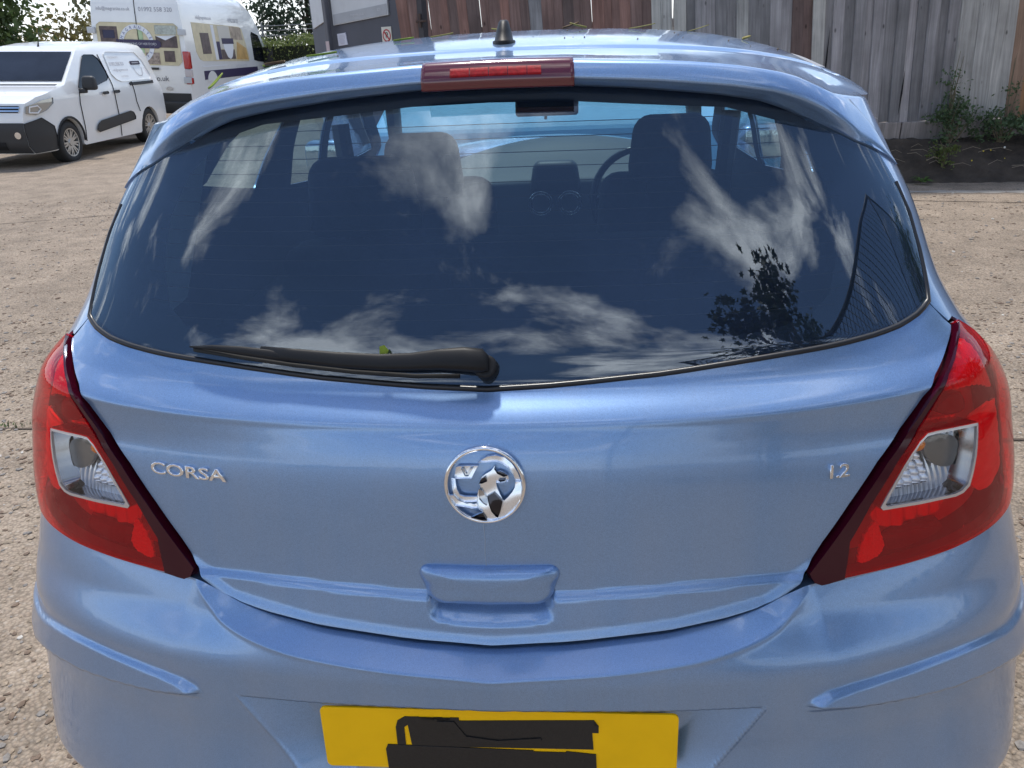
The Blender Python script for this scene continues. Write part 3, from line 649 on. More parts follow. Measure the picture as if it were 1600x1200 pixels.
# --- tail lamps
def chaikin(p,k=2):
    for _ in range(k):
        p=[q for i in range(len(p)) for q in ((p[i][0]*.75+p[(i+1)%len(p)][0]*.25,p[i][1]*.75+p[(i+1)%len(p)][1]*.25),(p[i][0]*.25+p[(i+1)%len(p)][0]*.75,p[i][1]*.25+p[(i+1)%len(p)][1]*.75))]
    return p
for s in (-1,1):
    tl=empty('tail_lamp'); tl.parent=car
    out=TAIL_IN+TAIL_OUT[1:]+TAIL_BOT[1:]
    def bandw(i): return [.060,.040,.030,.028,.026,.025,.024,.023,.020,.0][i]
    inn=[(u+bandw(i),v+(.004 if i==0 else 0)) for i,(u,v) in enumerate(TAIL_IN)]
    band=TAIL_IN+inn[::-1][1:-1]+[(.512,.7312),(.50,.7300),(.475,.7275),(.462,.7268),(.447,.732)]
    panel('edge_trim',Q(band,s),bq(lambda th,z:.009+.003*np.sin((z*300))*.0),MAR,tl,step=.006,sc_=SC,rim=.02)
    red=[(u,v+(.0 if i else 0)) for i,(u,v) in enumerate(inn[1:])]+TAIL_OUT[1:]+[p for p in TAIL_BOT[1:] if p[0]>.53]+[(.512,.7312)]
    lensh=[(u*1.0,v) for u,v in LENS]
    lens=panel('red_lens',Q(red,s),bq(lambda th,z:.007+.004*np.exp(-((z-.95)/.05)**2)),RED,tl,step=.006,sc_=SC,rim=.012,holes=[Q(lensh,s)])
    # clear window and its frame
    cx=sum(p[0] for p in LENS)/len(LENS); cz=sum(p[1] for p in LENS)/len(LENS)
    inl=[(cx+(u-cx)*.93,cz+(v-cz)*.91) for u,v in LENS]
    FR=pbr('lamp_frame',(.62,.60,.62),.25,.7)
    panel('lens_frame',Q(LENS,s),bq(.0085),FR,tl,step=.006,sc_=SC,rim=.004,holes=[Q(inl,s)])
    panel('clear_lens',Q(inl,s),bq(.0085),CLEAR,tl,step=.008,sc_=SC,rim=0)
    # reflector bowl of the clear window
    def bowl(th,z):
        a=np.abs(th); d=-.022-.012*np.exp(-(((a-.80)/.10)**2+((z-.895)/.03)**2))
        cells=((a<.80)&(z>.845)); d=d+cells*(.005*np.abs(np.sin(a*110))+.004*np.abs(np.sin(z*300)))+.0012*np.abs(np.sin(a*420))*(~cells)
        return d
    big=[(cx+(u-cx)*1.03,cz+(v-cz)*1.05) for u,v in LENS]
    panel('reflector_bowl',Q(big,s),bq(bowl),SILV,tl,step=.0025,sc_=SC,rim=0,hb=4e-4)
    dkp=[(.935,.905),(.80,.918),(.775,.90),(.80,.875),(.85,.862),(.90,.862)]  # grey sheet standing in for the dark cavity of the clear chamber
    panel('dark_cavity_patch',Q(chaikin(dkp),s),bq(-.015),pbr('cavity_grey',(.22,.21,.20),.3,.7),tl,step=.008,sc_=SC,rim=.006)
    bm=bmesh.new(); c_=Vector(body(.735*s,.915,-.006)); bmesh.ops.create_uvsphere(bm,u_segments=16,v_segments=10,radius=.012,matrix=Matrix.Translation(c_)@Matrix.Diagonal((1,1,.9,1))); bobj('amber_bulb',bm,AMB,tl,smooth=True)
    # wall round the clear chamber
    G=[]
    for o_ in (.006,-.035): 
        G.append([body(s*u,v,o_) for u,v in dens([(a,b) for a,b in LENS],.01,np.array((1,1)))])
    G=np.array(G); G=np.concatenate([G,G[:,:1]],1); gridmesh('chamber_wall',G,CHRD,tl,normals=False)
    # red chamber backs
    def ribs(th,z): return -.018+.0035*np.abs(np.sin(np.abs(th)*75))+.0*z
    upp=[(.90,.965),(1.0,.985),(1.10,1.005),(1.22,1.010),(1.33,.978),(1.40,.93),(1.30,.93),(1.15,.955),(1.0,.965)]
    panel('upper_reflector',Q(chaikin(upp),s),bq(ribs),SILR,tl,step=.003,sc_=SC,rim=.004,hb=4e-4)
    mid=[(.97,.915),(1.05,.93),(1.25,.92),(1.40,.90),(1.42,.85),(1.30,.80),(1.05,.79),(.96,.82),(.975,.87)]
    panel('side_reflector',Q(chaikin(mid),s),bq(lambda th,z:-.016+.003*np.abs(np.sin(z*150))),SILR,tl,step=.003,sc_=SC,rim=.004,hb=4e-4)
    lo_=[(.60,.822),(.70,.823),(.85,.82),(.84,.795),(.74,.785),(.66,.785),(.615,.795)]
    panel('lower_reflector',Q(chaikin(lo_),s),bq(ribs),SILV,tl,step=.003,sc_=SC,rim=.004,hb=4e-4)
    pr=[(.545,.742),(.575,.80),(.60,.812),(.612,.785),(.625,.765),(.605,.748)]
    def prism_(th,z): return -.002+.0016*np.abs(np.sin(np.abs(th)*330))*np.abs(np.sin(z*420))
    panel('prism_reflector',Q(chaikin(pr),s),bq(prism_),SILR,tl,step=.0018,sc_=SC,rim=.004,hb=3e-4)
    bw=[(.645,.760),(.66,.778),(.72,.790),(.80,.788),(.85,.772),(.86,.758),(.75,.752),(.66,.750)]
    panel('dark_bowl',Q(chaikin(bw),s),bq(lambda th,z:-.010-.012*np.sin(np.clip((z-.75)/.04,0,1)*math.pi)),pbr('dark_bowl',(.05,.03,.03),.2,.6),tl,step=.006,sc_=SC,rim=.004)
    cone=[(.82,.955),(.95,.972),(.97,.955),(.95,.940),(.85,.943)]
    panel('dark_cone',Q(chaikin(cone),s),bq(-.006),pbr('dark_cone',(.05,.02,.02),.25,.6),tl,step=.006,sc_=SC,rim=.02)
    back=[(.50,.735),(.60,.88),(.75,.965),(1.0,1.01),(1.2,1.02),(1.44,.93),(1.47,.85),(1.40,.775),(1.2,.757),(.9,.748)]
    panel('lamp_housing',Q(back,s),bq(-.045),pbr('lamp_housing',(.50,.46,.46),.5,.1),tl,step=.02,sc_=SC,rim=0)
# --- interior
INT=empty('cabin'); INT.parent=car
def rbox(name,c,s,mat,bev,parent,rot=None,top=None,seg=4):
    bm=bmesh.new(); box(bm,(0,0,0),s,None,top); o=bobj(name,bm,mat,parent,smooth=True,bevel=bev,seg=seg); o.location=c
    if rot: o.rotation_euler=rot
    return o
rbox('parcel_shelf',(0,.66,.955),(1.22,.72,.02),VOID,.008,INT)
rbox('rear_seat_back',(0,1.08,.86),(1.20,.16,.34),FABRIC,.05,INT)
rbox('rear_headrest',(-.40,1.13,1.13),(.30,.10,.20),FABRIC,.045,INT,top=(.85,1))
rbox('cabin_floor',(0,1.9,.40),(1.3,2.4,.02),VOID,.005,INT)
for cx,cz,wd in ((.44,1.0,.0),(-.36,.98,0)):
    rbox('front_seat_back',(cx,1.86,.80),(.50,.14,.52),FABRIC,.06,INT,rot=(math.radians(-12),0,0),top=(.86,1))
    rbox('front_headrest',(cx,1.76,1.135+(.012 if cx>0 else -.018)),(.275,.11,.205),FABRIC,.05,INT,top=(.84,1))
    
    for dx in (-.07,.07):
        bm=bmesh.new(); tube(bm,[(cx+dx,1.77,1.0),(cx+dx,1.77,1.07)],.006,8); bobj('headrest_post',bm,CHR,INT)
# dashboard
Yd=np.linspace(2.55,2.98,9); Xd=np.linspace(-.68,.68,41); G=[]
for i,Y in enumerate(Yd): G.append([[x,Y,.90+.165*ss((Y-2.50)/.36)-.33*(x-.12)**2*ss((Y-2.50)/.4)] for x in Xd])
G=np.array(G); G=np.concatenate([G[:1]*1.0+[[ [0,-.03,-.35] ]],G],0); gridmesh('dashboard',G,pbr('dash_sunlit_grey',(.13,.14,.14),.6),INT,flip=True)  # grey lightened so the dash reads as sunlit through the windscreen
rbox('centre_display',(.058,2.545,.945),(.225,.10,.135),DASH,.03,INT,top=(.80,.8))
for x in (-.005,.118):
    bm=bmesh.new(); 
    for r0 in (.050,.040):
        tube(bm,[(x+r0*math.cos(t),2.50,.842+r0*math.sin(t)) for t in np.linspace(0,2*math.pi,25)],.0035,6,False)
    bobj('vent_ring',bm,CHR,INT,smooth=True)
bm=bmesh.new(); tube(bm,[(.40+.19*math.cos(t),2.25+.06*math.sin(t),.90+.18*math.sin(t)) for t in np.linspace(0,2*math.pi,41)],.014,8,False); tube(bm,[(.40-.18,2.26,.89),(.40+.18,2.26,.89)],.02,8); bobj('steering_wheel',bm,SATIN,INT,smooth=True)
rbox('rear_view_mirror',(.035,2.30,1.243),(.24,.03,.062),SATIN,.012,INT)
bm=bmesh.new(); tube(bm,[(.03,2.29,1.212),(.03,2.29,1.20)],.006,6); tube(bm,[(.03,2.32,1.26),(.03,2.42,1.34)],.010,6); bobj('mirror_stem',bm,SATIN,INT)
for s in (1,-1):
    # inner pillar trims
    for (a,b,c_,d) in [((.645,.46,1.02),(.585,.60,1.33),(.59,.74,1.33),(.665,.66,1.02))]:
        V=[(s*p[0],p[1],p[2]) for p in (a,b,c_,d)]+[(s*(p[0]+.02),p[1],p[2]) for p in (a,b,c_,d)]
        mobj('pillar_trim',V,[(0,1,2,3),(4,7,6,5),(0,4,5,1),(3,2,6,7),(1,5,6,2),(0,3,7,4)],GREYP,INT,smooth=False)
    bm=bmesh.new(); tube(bm,[(s*.60,1.78,.75),(s*.63,1.80,1.25)],[.03,.03],8); bobj('door_pillar',bm,DASH,INT)
    bm=bmesh.new(); tube(bm,[(s*.57,2.35,1.40),(s*.70,2.95,1.03)],.032,8); bobj('windscreen_pillar',bm,DASH,INT)
# headlining
G=[]
for Y in np.linspace(.50,2.28,14): 
    s_=np.linspace(-.96,.96,25); P_=roofp(s_,np.full(25,Y)); P_[:,2]-=.035; G.append(P_)
gridmesh('headlining',np.array(G),pbr('headlining',(.16,.16,.155),.9),INT)
# windscreen, bonnet, nose, wheels
G=[]
for k,f in enumerate(np.linspace(0,1,9)):
    Y=2.27+.80*f; z=1.452-.44*f; hw=.60+.12*f; s_=np.linspace(-1,1,21); G.append(np.stack([s_*hw,Y-.10*s_**2,z-.03*s_**2],-1))
gridmesh('windscreen',np.array(G),SIDEGL,car,flip=True)
G=[]
for f in np.linspace(0,1,30):
    Y=3.02+.88*f; s_=np.linspace(-1,1,41); zc=1.005+.050*math.sin(min(1,f*1.5)*math.pi*.5)-.20*f**3.5-.02*f; hw=.80-.12*f**2
    G.append(np.stack([s_*hw,Y-.10*np.abs(s_)**3+0*s_,zc-.105*np.abs(s_)**2.2-.10*np.abs(s_)**8],-1))
gridmesh('bonnet',np.array(G),PAINT,car,flip=True)
G=[]
for f in np.linspace(0,1,12):
    s_=np.linspace(-1,1,41); z=.815-.6*f; G.append(np.stack([s_*(.68+.16*min(1,f*3)),3.90+.08*math.sin(f*math.pi)-.45*np.abs(s_)**3,z-.205*np.abs(s_)**2.2*(1-f)],-1))
gridmesh('front_bumper',np.array(G),PAINT,car,flip=True)
def make_wheel(R_,W_,r_rim,spokes,name='wheel',double=True):
    """axis along local Y, outer face towards -Y"""
    w_=empty(name)
    bm=bmesh.new(); prof=[(r_rim,-W_/2+.012),(r_rim+.012,-W_/2),(R_-.035,-W_/2),(R_-.008,-W_/2+.02),(R_,-W_/2+.05),(R_,W_/2-.05),(R_-.02,W_/2),(r_rim,W_/2)]
    ns=40; RR=[[bm.verts.new((r*math.cos(t),y,r*math.sin(t))) for r,y in prof] for t in [2*math.pi*k/ns for k in range(ns)]]
    for k in range(ns):
        for j in range(len(prof)-1): bm.faces.new((RR[k][j],RR[(k+1)%ns][j],RR[(k+1)%ns][j+1],RR[k][j+1]))
    bobj('tyre',bm,RUB,w_,smooth=True)
    bm=bmesh.new(); ns=40; prof=[(r_rim+.004,-W_/2+.006),(r_rim-.012,-W_/2+.008),(r_rim-.018,-W_/2+.05),(r_rim-.02,W_/2-.02)]
    RR=[[bm.verts.new((r*math.cos(t),y,r*math.sin(t))) for r,y in prof] for t in [2*math.pi*k/ns for k in range(ns)]]
    for k in range(ns):
        for j in range(len(prof)-1): bm.faces.new((RR[k][j],RR[(k+1)%ns][j],RR[(k+1)%ns][j+1],RR[k][j+1]))
    for k in range(spokes):
        t=2*math.pi*k/spokes
        for dt in ((-.13,.13) if double else (0,)):
            a=t+dt; d=Vector((math.cos(a),0,math.sin(a))); e=Vector((-math.sin(a),0,math.cos(a)))
            w0,w1=(.018,.011); p0=d*.05+Vector((0,-W_/2+.022,0)); p1=d*(r_rim-.006)+Vector((0,-W_/2+.014,0))
            q=[p0-e*w0,p0+e*w0,p1+e*w1,p1-e*w1]; va=[bm.verts.new(v) for v in q]; vb=[bm.verts.new(v+Vector((0,.02,0))) for v in q]
            bm.faces.new(va); bm.faces.new(vb[::-1])
            for i in range(4): bm.faces.new((va[i],vb[i],vb[(i+1)%4],va[(i+1)%4]))
    bmesh.ops.create_cone(bm,cap_ends=True,segments=20,radius1=.06,radius2=.05,depth=.02,matrix=Matrix.Translation((0,-W_/2+.018,0))@Matrix.Rotation(math.pi/2,4,'X'))
    bobj('rim',bm,ALLOY,w_)
    bm=bmesh.new(); bmesh.ops.create_cone(bm,cap_ends=True,segments=24,radius1=r_rim-.02,radius2=r_rim-.02,depth=.01,matrix=Matrix.Translation((0,0,0))@Matrix.Rotation(math.pi/2,4,'X')); bobj('brake_disc',bm,pbr('brake_dark',(.03,.03,.03),.5,.4),w_)
    return w_
def copy_tree(o,parent=None):
    c=o.copy(); C.objects.link(c); c.parent=parent
    for ch in list(o.children): copy_tree(ch,c)
    return c
w0=make_wheel(.30,.19,.19,7,double=False); first=True
for x,y in ((-.75,.80),(.75,.80),(-.75,3.30),(.75,3.30)):
    w_=w0 if first else copy_tree(w0); first=False
    w_.parent=car; w_.location=(x,y,.30); w_.rotation_euler=(0,0,math.radians(90 if x>0 else -90))
rbox('underbody',(0,2.0,.36),(1.30,3.5,.2),VOID,.02,car)
for s in (1,-1):
    mr=empty('door_mirror'); mr.parent=car
    rbox('mirror_shell',(s*.875,2.43,1.075),(.18,.10,.13),PAINT,.035,mr)
    rbox('mirror_glass',(s*.875,2.375,1.075),(.15,.008,.10),CHR,.003,mr)
    # black wing-tip seen past the roof edge
    if s>0:
        pass
# ------------------------------------------------------------ ground
def groundmat():
    m,t,o=newmat('exposed_aggregate'); p=N(t,'ShaderNodeBsdfPrincipled'); L(t,p.outputs[0],o.inputs[0]); p.inputs['Roughness'].default_value=.9; p.inputs['Specular IOR Level'].default_value=.2
    tc=N(t,'ShaderNodeTexCoord')
    def noise(s,d=6,r=.6):
        n=N(t,'ShaderNodeTexNoise'); n.inputs['Scale'].default_value=s; n.inputs['Detail'].default_value=d; n.inputs['Roughness'].default_value=r; L(t,tc.outputs['Object'],n.inputs['Vector']); return n
    v=N(t,'ShaderNodeTexVoronoi'); v.inputs['Scale'].default_value=95; L(t,tc.outputs['Object'],v.inputs['Vector']); v.inputs['Randomness'].default_value=1
    v2=N(t,'ShaderNodeTexVoronoi'); v2.inputs['Scale'].default_value=28; L(t,tc.outputs['Object'],v2.inputs['Vector'])
    cr=N(t,'ShaderNodeValToRGB'); L(t,v.outputs['Color'],cr.inputs[0])
    e=cr.color_ramp.elements; e[0].color=(.11,.082,.062,1); e[1].color=(.46,.39,.32,1)
    for ps,c_ in ((.25,(.31,.25,.19,1)),(.5,(.375,.305,.235,1)),(.75,(.33,.25,.19,1)),(.9,(.47,.41,.345,1))): x=e.new(ps); x.color=c_
    big=noise(.35,5); mid=noise(3.2,6,.65)
    c1=N(t,'ShaderNodeMix',data_type='RGBA'); c1.inputs['Factor'].default_value=.45; L(t,cr.outputs[0],c1.inputs[6]); c1.inputs[7].default_value=(.37,.30,.23,1)
    r=N(t,'ShaderNodeMapRange'); L(t,big.outputs['Fac'],r.inputs['Value']); r.inputs['From Min'].default_value=.3; r.inputs['From Max'].default_value=.7; r.inputs['To Min'].default_value=.82; r.inputs['To Max'].default_value=1.12
    r2=N(t,'ShaderNodeMapRange'); L(t,mid.outputs['Fac'],r2.inputs['Value']); r2.inputs['From Min'].default_value=.3; r2.inputs['From Max'].default_value=.7; r2.inputs['To Min'].default_value=.70; r2.inputs['To Max'].default_value=1.18
    # pits between stones
    r3=N(t,'ShaderNodeMapRange'); L(t,v.outputs['Distance'],r3.inputs['Value']); r3.inputs['From Min'].default_value=.35; r3.inputs['From Max'].default_value=.75; r3.inputs['To Min'].default_value=1.03; r3.inputs['To Max'].default_value=.66
    h=N(t,'ShaderNodeHueSaturation'); L(t,c1.outputs[2],h.inputs['Color']); L(t,M(t,'MULTIPLY',M(t,'MULTIPLY',r.outputs[0],r2.outputs[0]),r3.outputs[0]),h.inputs['Value'])
    L(t,h.outputs[0],p.inputs['Base Color'])
    hh=M(t,'ADD',M(t,'MULTIPLY',v.outputs['Distance'],-.9),M(t,'ADD',M(t,'MULTIPLY',v2.outputs['Distance'],-.5),M(t,'MULTIPLY',noise(160,4).outputs['Fac'],.5)))
    bp=N(t,'ShaderNodeBump'); bp.inputs['Strength'].default_value=.9; bp.inputs['Distance'].default_value=.006; L(t,hh,bp.inputs['Height']); L(t,bp.outputs[0],p.inputs['Normal'])
    return m
GM=groundmat()
# near field: real relief; far field: one big sheet
def gz(x,y):
    return 0*x
g=mobj('ground',[(-300,-300,0),(300,-300,0),(300,300,0),(-300,300,0)],[(0,1,2,3)],GM,smooth=False); tag(g,'worn tan concrete yard with exposed stones','ground',kind='structure')
# loose and proud stones round the car
def stones():
    base=[]; bm=bmesh.new(); bmesh.ops.create_icosphere(bm,subdivisions=1,radius=1)
    V=np.array([v.co[:] for v in bm.verts]); F=np.array([[v.index for v in f.verts] for f in bm.faces]); bm.free()
    vs=[];fs=[];ms=[];k=0
    areas=[(-3.4,-.80,-.1,3.6,9500),(.95,3.2,-.1,3.6,6500),(-7,-1,3.5,8,5000),(1.5,6,3.5,7,3000)]
    for x0,x1,y0,y1,n in areas:
        for i in range(n):
            x=rng.uniform(x0,x1); y=rng.uniform(y0,y1); r=min(rng.gamma(2.2,.0019)+.0022,.013)
            if y>3.5: r*=1.15
            s=V*np.array([r*rng.uniform(.8,1.5),r*rng.uniform(.7,1.1),r*rng.uniform(.35,.6)])*(1+rng.normal(0,.12,(len(V),1)))
            a=rng.uniform(0,6.28); R_=np.array([[math.cos(a),-math.sin(a),0],[math.sin(a),math.cos(a),0],[0,0,1]])
            vs.append(s@R_.T+np.array([x,y,r*.12])); fs.append(F+k); k+=len(V); ms+= [int(rng.choice(4,p=[.44,.32,.22,.02]))]*len(F)
    mats=[pbr('stone_tan',(.30,.235,.17),.85,var=(90,.3)),pbr('stone_brown',(.17,.12,.085),.85,var=(90,.3)),pbr('stone_grey',(.22,.20,.18),.85,var=(90,.3)),pbr('stone_pale',(.50,.47,.42),.8,var=(90,.2))]
    return mobj('gravel',np.concatenate(vs),np.concatenate(fs),None,smooth=False,mats=mats,fm=ms)
tag(stones(),'small brown and grey stones standing proud of the worn concrete','gravel',kind='stuff')
DIRT=pbr('joint_dirt',(.075,.055,.040),.95,var=(8,.5)); PALE=pbr('pale_concrete',(.34,.31,.27),.9,var=(6,.2),bump=(60,.4,.004))
def joint(a,b,wd,mat=DIRT,name='slab_joint',z=.004):
    a,b=Vector((*a,z)),Vector((*b,z)); d=(b-a); n=Vector((-d.y,d.x,0)).normalized(); K=max(4,int(d.length/.08)); bm=bmesh.new(); P_=[]
    for i in range(K+1):
        p=a+d*i/K; j=random.uniform(-.006,.006); w_=wd*random.uniform(.5,1.15)/2; P_.append((bm.verts.new(p+n*(j+w_)),bm.verts.new(p+n*(j-w_))))
    for i in range(K): bm.faces.new((P_[i][0],P_[i][1],P_[i+1][1],P_[i+1][0]))
    o=bobj(name,bm,mat,g); tag(o,kind='structure'); return o
joint((-12,4.75),(-1.2,8.0),.014); joint((1.5,7.05),(9,5.05),.018); joint((-6,2.12),(-.9,2.05),.022); joint((.9,1.95),(5,1.85),.02)
joint((1.2,7.40),(9,6.05),.16,PALE,'pale_concrete_strip',.003)
# tufts growing in the joint at the left edge
bm=bmesh.new()
for i in range(160):
    x=random.uniform(-3.4,-2.0); y=2.10+random.uniform(-.02,.02); h=random.uniform(.008,.03); a=random.uniform(0,6.28); d=Vector((math.cos(a),math.sin(a),0))*.004
    v=[bm.verts.new((x+d.x,y+d.y,.002)),bm.verts.new((x-d.x,y-d.y,.002)),bm.verts.new((x+random.uniform(-.015,.015),y+random.uniform(-.015,.015),h))]; bm.faces.new(v)
tag(bobj('joint_weeds',bm,pbr('weed_green',(.09,.13,.035),.8)),'thin green weeds growing in a concrete joint','weeds',kind='stuff')
# ------------------------------------------------------------ vans
def van_body(name,prof,halfw,xs,zs,width,mat,parent,bevel=.05,mats=None,msel=None):
    """side outline extruded across, sliced and shaped; width(x,z) gives the half width factor"""
    bm=bmesh.new(); prism(bm,prof,lambda u,v,d:Vector((u,d,v)),-1,1)
    for x in xs: bmesh.ops.bisect_plane(bm,geom=bm.verts[:]+bm.edges[:]+bm.faces[:],plane_co=(x,0,0),plane_no=(1,0,0))
    for z in zs: bmesh.ops.bisect_plane(bm,geom=bm.verts[:]+bm.edges[:]+bm.faces[:],plane_co=(0,0,z),plane_no=(0,0,1))
    for y in (-.94,-.85,-.5,0,.5,.85,.94): bmesh.ops.bisect_plane(bm,geom=bm.verts[:]+bm.edges[:]+bm.faces[:],plane_co=(0,y,0),plane_no=(0,1,0))
    for v in bm.verts:
        y=v.co.y; v.co.y=y*width(v.co.x,v.co.z)
        msel and msel(v,y)
    o=bobj(name,bm,mat,parent,smooth=True,mats=mats)
    me=o.data; me.set_sharp_from_angle(angle=math.radians(38)); return o
def side_patch(name,poly,width,side,off,mat,parent,step=.08,holes=()):
    def fn(x,z): 
        w_=np.array([width(a,b) for a,b in zip(np.atleast_1d(x),np.atleast_1d(z))])
        return np.stack([x,side*(w_+off),z],-1)
    return panel(name,poly,fn,mat,parent,step=step,sc_=(1,1),holes=holes,rim=.012,hb=1e-3)
# --- small panel van
PW=-88.1; van=empty('small_panel_van',(-8.882,11.741,0),(math.radians(-2.25),0,math.radians(PW)))
tag(van,'small white panel van with black bumper, parked nose-on at the left edge','van')
def vw(x,z):
    w_=float(np.interp(z,[.2,.5,.95,1.10,1.68,1.76,1.83],[.885,.92,.92,.905,.72,.66,.50]))
    if z>1.0 and x<-2.6: w_*=1-.05*((-2.6-x)/.95)**2
    if x>.25: w_*=1-.20*((x-.25)/.62)**2.2
    if x<-3.3: w_*=1-.03*((-3.3-x)/.25)
    return w_
arc=lambda cx,r,z0=.32,n=14:[(cx+r*math.cos(t),z0+r*math.sin(t)) for t in np.linspace(math.pi+.15,-.15,n)]
prof=[(-3.50,.30),(-3.15,.27)]+arc(-2.785,.36)+[(-2.40,.24),(-.42,.24)]+arc(0,.37)+[(.40,.25),(.80,.24),(.865,.36),(.885,.60),(.86,.80),(.80,.97),(.62,1.05),(.30,1.115),(0,1.16),(-.18,1.19),(-.60,1.45),(-.98,1.68),(-1.12,1.745),(-1.45,1.80),(-2.0,1.83),(-2.7,1.825),(-3.2,1.795),(-3.38,1.75),(-3.47,1.60),(-3.53,1.2),(-3.56,.8),(-3.56,.45)]
van_body('body',prof,1,[.7,.5,.25,0,-.3,-.6,-1,-1.5,-2,-2.6,-3.0,-3.3],[.5,.75,.95,1.1,1.3,1.5,1.68,1.76],vw,WHITE,van)
DG=pbr('van_black_trim',(.028,.029,.031),.55,bump=(80,.3,.002)); DARKGL=pbr('van_glass',(.010,.013,.020),.06,spec=.28,var=(1.2,.9))
def topx(x): return float(np.interp(x,[-3.38,-3.2,-2.7,-2,-1.45,-1.12,-.98,-.6,-.18,0,.3,.62,.8],[1.75,1.795,1.825,1.83,1.80,1.745,1.68,1.45,1.19,1.16,1.115,1.05,.97]))
def topfn(x0,x1,off,hw):
    G=[]
    for x in np.linspace(x0,x1,12):
        z=topx(x); w_=vw(x,z)*hw; G.append([[x+off*.5,y,z+off] for y in np.linspace(-w_,w_,15)])
    return np.array(G)
gridmesh('windscreen',topfn(-.95,-.26,.012,.93),DARKGL,van,flip=False)
rbox('wiper_scuttle',(-.20,0,1.19),(.12,1.5,.02),DG,.005,van)
for sd_ in (1,-1):
    side_patch('door_glass',[(-.52,1.13),(-.62,1.22),(-1.08,1.60),(-1.16,1.625),(-1.45,1.62),(-1.56,1.55),(-1.62,1.35),(-1.60,1.25),(-1.5,1.20),(-.9,1.10),(-.62,1.08)],vw,sd_,.006,DARKGL,van)
    side_patch('load_panel',[(-1.80,1.62),(-1.75,1.30),(-1.85,1.20),(-2.0,1.16),(-3.15,1.16),(-3.22,1.25),(-3.12,1.50),(-2.95,1.64),(-1.9,1.66)],vw,sd_,.004,WHITE,van)
    side_patch('rub_strip',[(-.78,.44),(-.82,.52),(-.95,.58),(-2.02,.66),(-2.12,.63),(-2.17,.55),(-2.15,.50),(-.85,.40)],vw,sd_,.022,DG,van)
    side_patch('door_rail',[(-2.24,1.085),(-2.24,1.135),(-3.2,1.135),(-3.2,1.085)],vw,sd_,.008,DG,van)
    for xh in (-1.27,-1.66):
        side_patch('door_handle',[(xh-.10,1.0),(xh-.08,1.035),(xh+.08,1.035),(xh+.10,1.005),(xh+.05,.985),(xh-.05,.985)],vw,sd_,.03,DG,van)
    for pts in ([(-.44,.30),(-.44,.9),(-.50,1.07)],[(-1.62,.26),(-1.60,.9),(-1.62,1.2),(-1.60,1.62)],[(-2.42,.62),(-2.35,.8),(-2.33,1.15)]):
        a=[]; 
        for (x,z) in pts: a.append((x-.003,z))
        for (x,z) in pts[::-1]: a.append((x+.003,z))
        side_patch('door_seam',a,vw,sd_,.003,VOID,van,step=.1)
    side_patch('arch_trim',[(0+.41*math.cos(t),.32+.41*math.sin(t)) for t in np.linspace(0.0,math.pi,17)]+[(0+.375*math.cos(t),.32+.375*math.sin(t)) for t in np.linspace(math.pi,0.0,17)],vw,sd_,.006,DG,van)
    # bumper corner wrap
    side_patch('bumper_corner',[(.40,.27),(.80,.25),(.865,.36),(.885,.58),(.878,.69),(.62,.76),(.415,.62),(.40,.45)],vw,sd_,.012,DG,van,step=.05)
    mr=empty('door_mirror'); mr.parent=van
    rbox('mirror_shell',(-.60,sd_*1.06,1.20),(.14,.24,.22),DG,.05,mr,top=(.9,.85)); rbox('mirror_arm',(-.56,sd_*.93,1.08),(.10,.16,.07),DG,.02,mr)
    # head lamp
    hl=empty('headlight'); hl.parent=van
    HP=[(.83,.83),(.81,.93),(.55,1.005),(.30,1.03),(.33,.95),(.50,.86),(.70,.80)]
    side_patch('lamp_glass',HP,vw,sd_,.014,pbr('headlamp',(.42,.42,.40),.12,.6),hl,step=.03)
    bm=bmesh.new(); tube(bm,[(x+.005,sd_*(vw(x,z)+.022),z) for x,z in [(.78,.84),(.76,.92),(.64,.93),(.60,.88),(.66,.83),(.78,.84)]],.011,6); bobj('lamp_ring',bm,pbr('lamp_white',(.8,.8,.8),.3),hl)
# nose: lower bumper, grille bars, fog lamp
G=[]
def nosex(z): return float(np.interp(z,[.24,.36,.60,.80,.97],[.80,.865,.885,.86,.80]))
def nosegrid(z0,z1,off,yr=.97,n=9):
    G=[]
    for z in np.linspace(z0,z1,n): G.append([[nosex(z)+off-.0*abs(y),y*vw(nosex(z),z)*yr,z] for y in np.linspace(-1,1,21)])
    return np.array(G)
gridmesh('front_bumper',nosegrid(.25,.70,.012,1.015),DG,van,flip=True)
gridmesh('lower_grille',nosegrid(.30,.42,.020,.55),VOID,van,flip=True)
for z in (.86,.905): gridmesh('chrome_bar',nosegrid(z,z+.022,.018,.92,3),CHR,van,flip=True)
gridmesh('upper_grille',nosegrid(.845,.94,.010,.90,4),VOID,van,flip=True)
gridmesh('number_plate',nosegrid(.50,.60,.022,.33,3),pbr('plate_white',(.7,.7,.68),.4),van,flip=True)
for y in (-.62,.62):
    bm=bmesh.new(); bmesh.ops.create_cone(bm,cap_ends=True,segments=16,radius1=.05,radius2=.05,depth=.03,matrix=Matrix.Translation((.885,y,.52))@Matrix.Rotation(math.pi/2,4,'Y')); bobj('fog_lamp',bm,CHR,van)
